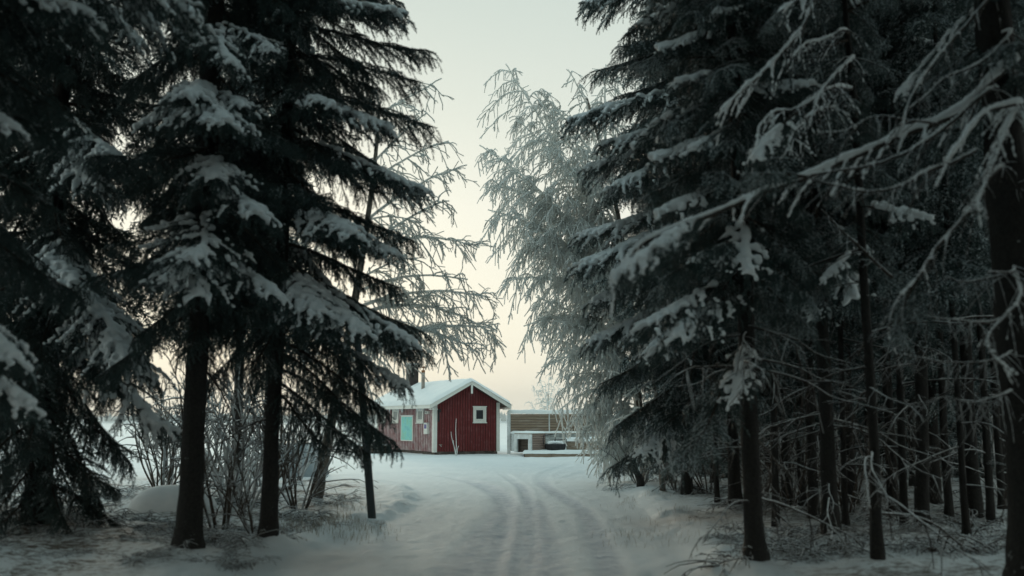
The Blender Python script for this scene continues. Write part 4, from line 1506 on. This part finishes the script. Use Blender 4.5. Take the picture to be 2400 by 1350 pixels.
# walls: backing shell plus a board for every batten
wall_side = cab_box('side_wall', M['dark_gap'], 0, .1, .1, GL - .1, .14, EZ)
wall_back = cab_box('rear_wall', M['red_under'], GW - .1, GW, .1, GL - .1, .14, EZ)
for nm, y0, y1 in (('gable_wall', 0, .1), ('far_gable_wall', GL - .1, GL)):
    b = MB()
    V = [(0, y0, .14), (GW, y0, .14), (GW, y0, EZ), (GW / 2, y0, PEAK), (0, y0, EZ)]
    V += [(x, y1, z) for x, y, z in V]
    b.add(V, quads=[(0, 5, 6, 1), (1, 6, 7, 2), (2, 7, 8, 3), (3, 8, 9, 4), (4, 9, 5, 0), (0, 1, 2, 4), (5, 9, 7, 6)], tris=[(2, 3, 4), (9, 8, 7)])
    o = b.obj(nm, M['red_under'], cabin)
    if nm == 'gable_wall':
        wall_gable = o
WIN_G = (2.05, 2.75, 1.52, 2.27)
bw = .138
x = .13
while x < GW - .16:
    w_ = .075
    z1 = min(gable_z(x), gable_z(x + w_)) - .03
    for za, zb in ([(.12, z1)] if not (WIN_G[0] - .08 < x + w_ / 2 < WIN_G[1] + .08) else [(.12, WIN_G[2] - .06), (WIN_G[3] + .06, z1)]):
        MB().box(x, x + w_, -.028 - rng.uniform(0, .006), -.001, za + rng.uniform(0, .02), zb).obj('board', M['red'], wall_gable)
    x += bw
WINS = [(1.25, 2.10, 1.50, 2.22), (4.55, 5.4, 1.50, 2.22), (6.4, 7.1, 1.50, 2.22)]
y = .14
while y < GL - .16:
    w_ = .105
    seg = [(.12, EZ - .02)]
    for a0, a1, z0, z1 in WINS:
        if a0 - .08 < y + w_ / 2 < a1 + .08:
            seg = [(.12, z0 - .06), (z1 + .06, EZ - .02)]
    for za, zb in seg:
        MB().box(-.045 - rng.uniform(0, .008), -.001, y, y + w_, za + rng.uniform(0, .02), zb).obj('board', M['red_rimed'], wall_side)
    y += .21
for nm, bx in (('corner_board', (-.05, .13, -.05, -.005, .1, EZ - .02)), ('corner_board', (-.052, -.002, -.004, .14, .1, EZ - .02)), ('corner_board', (GW - .12, GW + .05, -.05, -.005, .1, EZ - .02)), ('corner_board', (GW + .002, GW + .05, -.004, .14, .1, EZ - .02)), ('corner_board', (-.05, -.002, GL - .14, GL + .05, .1, EZ - .02))):
    cab_box(nm, M['white'], *bx)


def window(axis, a0, a1, z0, z1, glass):
    """axis 'g': on the gable (y = 0 plane); 's': on the long wall (x = 0 plane)"""
    def bx(u0, u1, d0, d1, za, zb):
        return (u0, u1, -d1, -d0, za, zb) if axis == 'g' else (-d1, -d0, u0, u1, za, zb)
    wd = empty('window', (0, 0, 0))
    wd.parent = cabin
    f = .105
    o = MB()
    for args in ((a0, a0 + f, .002, .055, z0, z1), (a1 - f, a1, .002, .055, z0, z1), (a0 + f, a1 - f, .002, .055, z0, z0 + f), (a0 + f, a1 - f, .002, .055, z1 - f, z1)):
        o.box(*bx(*args))
    o.box(*bx(a0 - .03, a1 + .03, .004, .075, z1 + .001, z1 + .035))
    o.obj('frame', M['white'], wd)
    i = f + .004
    g = .05
    o = MB()
    for args in ((a0 + i, a0 + i + g, .002, .04, z0 + i, z1 - i), (a1 - i - g, a1 - i, .002, .04, z0 + i, z1 - i), (a0 + i + g, a1 - i - g, .002, .04, z0 + i, z0 + i + g), (a0 + i + g, a1 - i - g, .002, .04, z1 - i - g, z1 - i)):
        o.box(*bx(*args))
    o.obj('sash', M['white'], wd)
    MB().box(*bx(a0 + i + g, a1 - i - g, .003, .016, z0 + i + g, z1 - i - g)).obj('pane', glass, wd)
    MB().box(*bx(a0 - .03, a1 + .03, .003, .09, z0 - .045, z0 - .002)).obj('sill', M['white'], wd)


window('g', *WIN_G, M['glass'])
for wv in WINS:
    window('s', *wv, M['curtain'])

# roof: two slabs, white bargeboards, eave boards, snow
OH, OG = .42, .5           # overhang at the eaves, at the gables
roof = empty('roof', (0, 0, 0))
roof.parent = cabin
slope = .53
ez = EZ - OH * slope


def slab(name, mt, x0, z0, x1, z1, y0, y1, th, parent):
    b = MB()
    V = [(x0, y0, z0), (x1, y0, z1), (x1, y0, z1 + th), (x0, y0, z0 + th)]
    V += [(a, y1, c) for a, _, c in V]
    b.add(V, quads=[(0, 1, 2, 3), (7, 6, 5, 4), (0, 4, 5, 1), (1, 5, 6, 2), (2, 6, 7, 3), (3, 7, 4, 0)])
    return b.obj(name, mt, parent)


pk = PEAK + .01
slab('roof_slope', M['wood_dark'], -OH, ez, GW / 2, pk, -OG, GL + OG, .07, roof)
slab('roof_slope', M['wood_dark'], GW + OH, ez, GW / 2 + .001, pk, -OG, GL + OG, .07, roof)
for sx in (0, 1):
    xa, xb = (-OH - .02, GW / 2 - .002) if sx == 0 else (GW + OH + .02, GW / 2 + .002)
    slab('bargeboard', M['white'], xa, ez - .12, xb, pk - .085, -OG - .035, -OG - .003, .20, roof)
    slab('bargeboard', M['white'], xa, ez - .12, xb, pk - .085, GL + OG + .003, GL + OG + .035, .20, roof)
    xe = -OH - .03 if sx == 0 else GW + OH + .005
    MB().box(xe, xe + .025, -OG, GL + OG, ez - .10, ez + .075).obj('eave_board', M['white'], roof)
    # soffit end that shows as the white boxed corner under the eave
    xs0, xs1 = (-OH - .02, -.06) if sx == 0 else (GW + .06, GW + OH + .02)
    MB().box(xs0, xs1, -OG - .034, -OG + .16, ez - .16, ez - .121).obj('eave_return', M['white'], roof)
MB().box(GW / 2 - .05, GW / 2 + .05, -OG - .05, -OG - .036, PEAK - .52, PEAK - .10).obj('ridge_bracket', M['white'], roof)
nx, ny = 41, 60
xx = np.linspace(-OH - .07, GW + OH + .07, nx)
yy = np.linspace(-OG - .09, GL + OG + .09, ny)
X, Y = np.meshgrid(xx, yy)
ru = np.sqrt((X - GW / 2) ** 2 + .05 ** 2)
base = pk + .072 - ru * slope + .05 * slope
ex = np.minimum(X - xx[0], xx[-1] - X)
ey = np.minimum(Y - yy[0], yy[-1] - Y)
ed = np.clip(np.minimum(ex, ey) / .22, 0, 1)
th = .15 * np.sqrt(1 - (1 - ed) ** 2) * (.85 + .35 * fbm(X * .9, Y * .9, 3, 8))
top_ = np.stack([X, Y, base + th], -1).reshape(-1, 3)
bot = np.stack([X, Y, base + .004], -1).reshape(-1, 3)
idx = np.arange(nx * ny).reshape(ny, nx)
Q = np.stack([idx[:-1, :-1], idx[:-1, 1:], idx[1:, 1:], idx[1:, :-1]], -1).reshape(-1, 4)
b = MB()
b.add(top_, quads=Q)
b.add(bot, quads=Q[:, ::-1])
b.obj('roof_snow', M['roof_snow'], roof, True)
# icicles under the long eave
ice = simple('ice', (0.62, 0.68, 0.70), None, rough=.2)
b = MB()
for k in range(46):
    y = rng.uniform(0, GL)
    l = rng.uniform(.06, .34) * (1.0 if y > .9 else .5)
    b.tube([(-OH - .015, y, ez - .10), (-OH - .015, y, ez - .10 - l * .5), (-OH - .015, y, ez - .10 - l)], [.018, .011, .003], 5)
tag(b.obj('icicles', ice, roof, True), kind='stuff')
# stove pipe and chimney
def roofz(x):
    return pk + .07 - abs(x - GW / 2) * slope


cx, cy = .95, 3.65
pp = empty('stove_pipe', (cx, cy, roofz(cx) - .1))
pp.parent = roof
MB().tube([(0, 0, 0), (0, 0, .55), (0, 0, 1.08)], .095, 14).obj('pipe', M['pipe'], pp, True)
MB().tube([(0, 0, 1.08), (0, 0, 1.2)], .098, 14).obj('rusty_band', M['rust'], pp, True)
b = MB()
b.tube([(0, 0, 1.2), (0, 0, 1.33)], .025, 6)
b.tube([(0, 0, 1.33), (0, 0, 1.36), (0, 0, 1.40)], [.14, .13, .02], 12)
b.obj('cowl', M['rust'], pp, True)
b = MB()
b.tube([(0, 0, .02), (0, 0, .16)], [.19, .10], 14)
b.obj('flashing', M['pipe'], pp, True)
cx, cy = 1.45, 6.35
ch = empty('chimney', (cx, cy, roofz(cx) - .3))
ch.parent = roof
MB().box(-.24, .24, -.3, .3, 0, 1.45).obj('stack', M['brickdark'], ch)
MB().box(-.29, .29, -.35, .35, 1.452, 1.53).obj('crown_slab', M['brickdark'], ch)
link('snow_cap', snow_blob('snow_cap', [(x, y, 1.55) for x in (-.2, 0, .2) for y in (-.25, 0, .25)], [.13] * 9, .03), ch)
# tap by the corner
b = MB()
b.tube([(.30, -.03, .42), (.30, -.14, .42), (.30, -.16, .36)], .022, 6)
b.box(.22, .38, -.10, -.06, .45, .475)
b.obj('tap', M['pipe'], cabin)


def wall_thing(name, label, cat, parts):
    """a thing fixed to the long wall, built in the cabin's own axes"""
    (y0, y1, z0, z1) = parts[0][1]
    e_ = empty(name, cm @ Vector((-.04, (y0 + y1) / 2, z0)), cabin.rotation_euler)
    tag(e_, label, cat)
    for nm, (a0, a1, za, zb), d0, d1, mt in parts:
        yc = (y0 + y1) / 2
        MB().box(-d1, -d0, a0 - yc, a1 - yc, za - z0, zb - z0).obj(nm, mt, e_)
    return e_


wall_thing('map_board', 'turquoise map board in pale frame on the long cabin wall', 'board', [
    ('frame', (2.50, 4.06, .58, 1.84), 0, .04, M['white']), ('printed_map', (2.57, 3.99, .63, 1.79), .041, .048, M['map']), ('ledge', (2.46, 4.10, 1.842, 1.88), 0, .07, M['rime_wood'])])
wall_thing('letter_box', 'white box with violet notice beside the cabin corner', 'box', [
    ('case', (.50, .92, .96, 1.46), 0, .12, M['white']), ('notice', (.57, .85, 1.22, 1.42), .121, .126, M['purple']), ('lid', (.48, .94, 1.462, 1.50), 0, .14, M['rime_wood'])])
wall_thing('wall_lamp', 'small pale square lamp above the white box on the cabin', 'lamp', [
    ('housing', (.48, .86, 1.92, 2.06), 0, .09, M['white']), ('lens', (.54, .80, 1.94, 2.04), .091, .11, M['curtain'])])
e_ = empty('wall_sconce', cm @ Vector((.20, -.035, 1.55)), cabin.rotation_euler)
tag(e_, 'narrow dark outdoor lamp on the gable beside the white corner board', 'lamp')
MB().box(-.035, .035, -.05, 0, 0, .56).obj('arm', M['iron'], e_)
MB().box(-.05, .06, -.14, -.051, .44, .60).obj('shade', M['iron'], e_)

# sapling in front of the gable
b = MB()
rg = np.random.default_rng(81)
p = P(1068, 1070, 46.6)
for dx, h in ((.02, 1.75), (-.22, 1.15), (.14, .5), (-.10, .75)):
    q = np.stack([dx * np.linspace(0, 1, 8) + .02 * np.sin(np.linspace(0, 6, 8)), np.zeros(8), h * np.linspace(0, 1, 8)], 1)
    b.tube(q, np.linspace(.02, .009, 8), 5, cap=False)
o = b.obj('sapling', M['birch_twig'], None, True)
o.location = (p[0], p[1], gz(p[0], p[1]) - .05)
tag(o, 'thin forked rimed sapling in front of the red gable', 'sapling')

# ------------------------------------------------------------------ deck, windbreak, bins, bench
DZ = 0.15
deck = empty('deck', (0.55, 45.0, gz(.55, 45)))
tag(deck, 'low plank deck under snow right of the cabin', 'deck')
b = MB().box(0, 4.8, .03, 6.0, -.2, DZ - .002)
b.obj('frame', M['wood_dark'], deck)
for k in range(4):
    MB().box(.02 + k * 1.19, 1.20 + k * 1.19, -.02 - .01 * (k % 2), .028, -.05 + .01 * (k % 3), DZ - .01).obj('edge_board', M['wood'], deck)
nx, ny = 60, 50
X, Y = np.meshgrid(np.linspace(-.07, 4.95, nx), np.linspace(-.07, 6.1, ny))
ed = np.clip(np.minimum(Y + .07, X + .07) / .2, 0, 1)
Z = DZ + .005 + .11 * np.sqrt(1 - (1 - ed) ** 2) * (.7 + .6 * fbm(X * 1.5, Y * 1.5, 3, 4))
Z = Z + .05 * np.exp(-((Y + .07) / .12) ** 2) * (fbm(X * 3, X * 0, 3, 14) - .75)
idx = np.arange(nx * ny).reshape(ny, nx)
Q = np.stack([idx[:-1, :-1], idx[:-1, 1:], idx[1:, 1:], idx[1:, :-1]], -1).reshape(-1, 4)
b = MB()
b.add(np.stack([X, Y, Z], -1).reshape(-1, 3), quads=Q)
b.obj('deck_snow', M['roof_snow'], deck, True)

dz = float(deck.location[2]) + DZ
SX0, SY = -.22, 49.6
scr = empty('windbreak', (SX0, SY, dz))
tag(scr, 'long weathered plank windbreak capped with snow behind the deck', 'windbreak')
W = 4.9
zt, zb = 1.93 - dz, 1.02 - dz
ns = 7
hs = (zt - zb) / ns
for pan, (xa, xb, mt) in enumerate(((.16, 2.02, M['wood']), (2.10, 4.8, M['wood']))):
    for k in range(ns):
        z0 = zb + k * hs
        MB().box(xa, xb, -.05 + .02 * (k % 2) + rng.uniform(-.012, .012), .0, z0 + .010, z0 + hs - .010).obj('slat', mt, scr)
b = MB().box(.10, 4.8, .004, .05, 0, zt)
b.obj('backing', M['wood_dark'], scr)
MB().box(-.02, .15, -.08, .08, -.2, zt + .02).obj('post', M['rime_wood'], scr)
MB().box(2.03, 2.09, -.05, .0, 0, zt + .01).obj('post', M['rime_wood'], scr)
MB().box(4.81, 4.95, -.08, .08, -.2, zt + .02).obj('post', M['rime_wood'], scr)
for k in range(5):
    MB().box(.16, 4.8, -.028 + rng.uniform(-.008, .008), 0, .02 + k * (zb - .02) / 5 + .006, .02 + (k + 1) * (zb - .02) / 5 - .006).obj('lower_slat', M['rime_wood'], scr)
MB().box(.16, 4.8, -.42, -.036, zb - .06, zb - .02).obj('shelf', M['wood'], scr)


def snow_strip(parent, x0, x1, y0, y1, z, h, seed):
    nx, ny = max(8, int((x1 - x0) / .08)), 9
    X, Y = np.meshgrid(np.linspace(x0, x1, nx), np.linspace(y0, y1, ny))
    ed = np.clip(np.minimum(np.minimum(X - x0, x1 - X), np.minimum(Y - y0, y1 - Y) * 1.2) / (.45 * (y1 - y0)), 0, 1)
    Z = z + .003 + h * np.sqrt(np.maximum(1 - (1 - ed) ** 2, 0)) * (.75 + .5 * fbm(X * 3 + seed, Y * 3, 3, seed))
    idx = np.arange(nx * ny).reshape(ny, nx)
    Q = np.stack([idx[:-1, :-1], idx[:-1, 1:], idx[1:, 1:], idx[1:, :-1]], -1).reshape(-1, 4)
    b = MB()
    b.add(np.stack([X, Y, Z], -1).reshape(-1, 3), quads=Q)
    b.add(np.stack([X, Y, np.full_like(X, z + .002)], -1).reshape(-1, 3), quads=Q[:, ::-1])
    return b.obj('snow_cap', M['roof_snow'], parent, True)


snow_strip(scr, -.06, 4.98, -.13, .13, zt + .021, .19, 3)
snow_strip(scr, .12, 4.8, -.47, -.038, zb - .02, .10, 4)

# corner-on wooden bin with one open side
bn = empty('log_bin', (1243 / FOC * 46.6 - 1200 / FOC * 46.6, 46.3, dz), (0, 0, R(45)))
tag(bn, 'cube-shaped plank bin with one dark open side, snow on top, on the deck', 'bin')
S, HB = 1.0, .84
MB().box(.06, S, .94, S, 0, HB).obj('rear_panel', M['wood_dark'], bn)
MB().box(.94, S - .001, .0, .939, 0, HB).obj('side_panel', M['wood_dark'], bn)
for k in range(8):     # plank side faces right-front (y = 0 plane)
    h = HB / 8
    MB().box(.08, S - .06, -.022 + rng.uniform(-.006, .006), .02, k * h + .008, (k + 1) * h - .006).obj('plank', M['wood_pink'], bn)
# open side faces left-front (x = 0 plane): rimed frame round a dark opening with boards inside
MB().box(-.05, .05, -.05, .12, 0, HB).obj('frame_post', M['rime_wood'], bn)
MB().box(-.05, .05, S - .14, S + .02, 0, HB).obj('frame_post', M['rime_wood'], bn)
MB().box(-.05, .05, .121, S - .141, HB - .22, HB).obj('frame_rail', M['rime_wood'], bn)
for k in range(5):
    MB().box(.2, .23, .10, .92, .02 + k * .15, .02 + k * .15 + .135).obj('inner_board', M['wood_dark'], bn)
MB().box(-.04, S + .02, -.03, S + .02, HB + .002, HB + .04).obj('lid', M['wood'], bn)
snow_strip(bn, -.08, S + .05, -.07, S + .06, HB + .04, .10, 5)
# small rimed locker left of the bin
lk = empty('locker', (-.02, 48.6, dz))
tag(lk, 'pale rimed low locker between windbreak post and bin', 'locker')
MB().box(0, .55, 0, .5, 0, .84).obj('case', M['rime_wood'], lk)
MB().box(.18, .42, -.02, -.002, .5, .75).obj('panel', M['wood_pink'], lk)
MB().box(.22, .40, -.015, -.003, .0, .16).obj('opening_shade', M['brickdark'], lk)  # solid dark plate, its colour stands in for the shade of a hole
snow_strip(lk, -.05, .6, -.05, .55, .84, .09, 6)
# iron fire basin with handles
fb = empty('fire_basin', (2.02, 46.9, dz))
tag(fb, 'dark iron fire basin with raised bars on the deck beside the bin', 'grill')
b = MB()
b.tube([(0, 0, .05), (0, 0, .16), (0, 0, .36), (0, 0, .40)], [.34, .46, .5, .47], 16)
b.obj('basin', M['iron'], fb)
for k, (a, c) in enumerate((((-.55, -.1, .78), (.0, .1, .84)), ((-.05, .0, .56), (.52, 0, .60)))):
    b = MB()
    q = np.linspace(a, c, 4)
    b.tube(np.vstack([[(a[0], a[1], .36)], q, [(c[0], c[1], .38)]]), .022, 6)
    b.obj('bar', M['iron'], fb)
link('snow_cap', snow_blob('snow_cap', [(x, y, .42 + .05 * math.cos(4 * x)) for x in np.arange(-.3, .31, .12) for y in np.arange(-.3, .31, .12)], [.09] * 36, .03), fb)
# plank bench
be = empty('bench', (2.55, 47.2, dz))
tag(be, 'low plank bench with thick snow on its seat, right of the fire basin', 'bench')
for k in range(2):
    MB().box(0, 2.3, -.03 + .01 * k, .0, .10 + k * .18, .27 + k * .18).obj('front_board', M['wood'], be)
for xx_ in (.12, 1.1, 2.1):
    MB().box(xx_, xx_ + .1, .02, .5, 0, .455).obj('leg', M['wood_dark'], be)
MB().box(-.03, 2.33, -.06, .6, .458, .50).obj('seat', M['wood'], be)
snow_strip(be, -.08, 2.38, -.11, .65, .50, .2, 7)

gap_labels()
print('low twigs', [len(q) for _, q in LOWA])
print('built', len(bpy.data.objects), 'objects', sum(len(m.polygons) for m in bpy.data.meshes), 'faces')
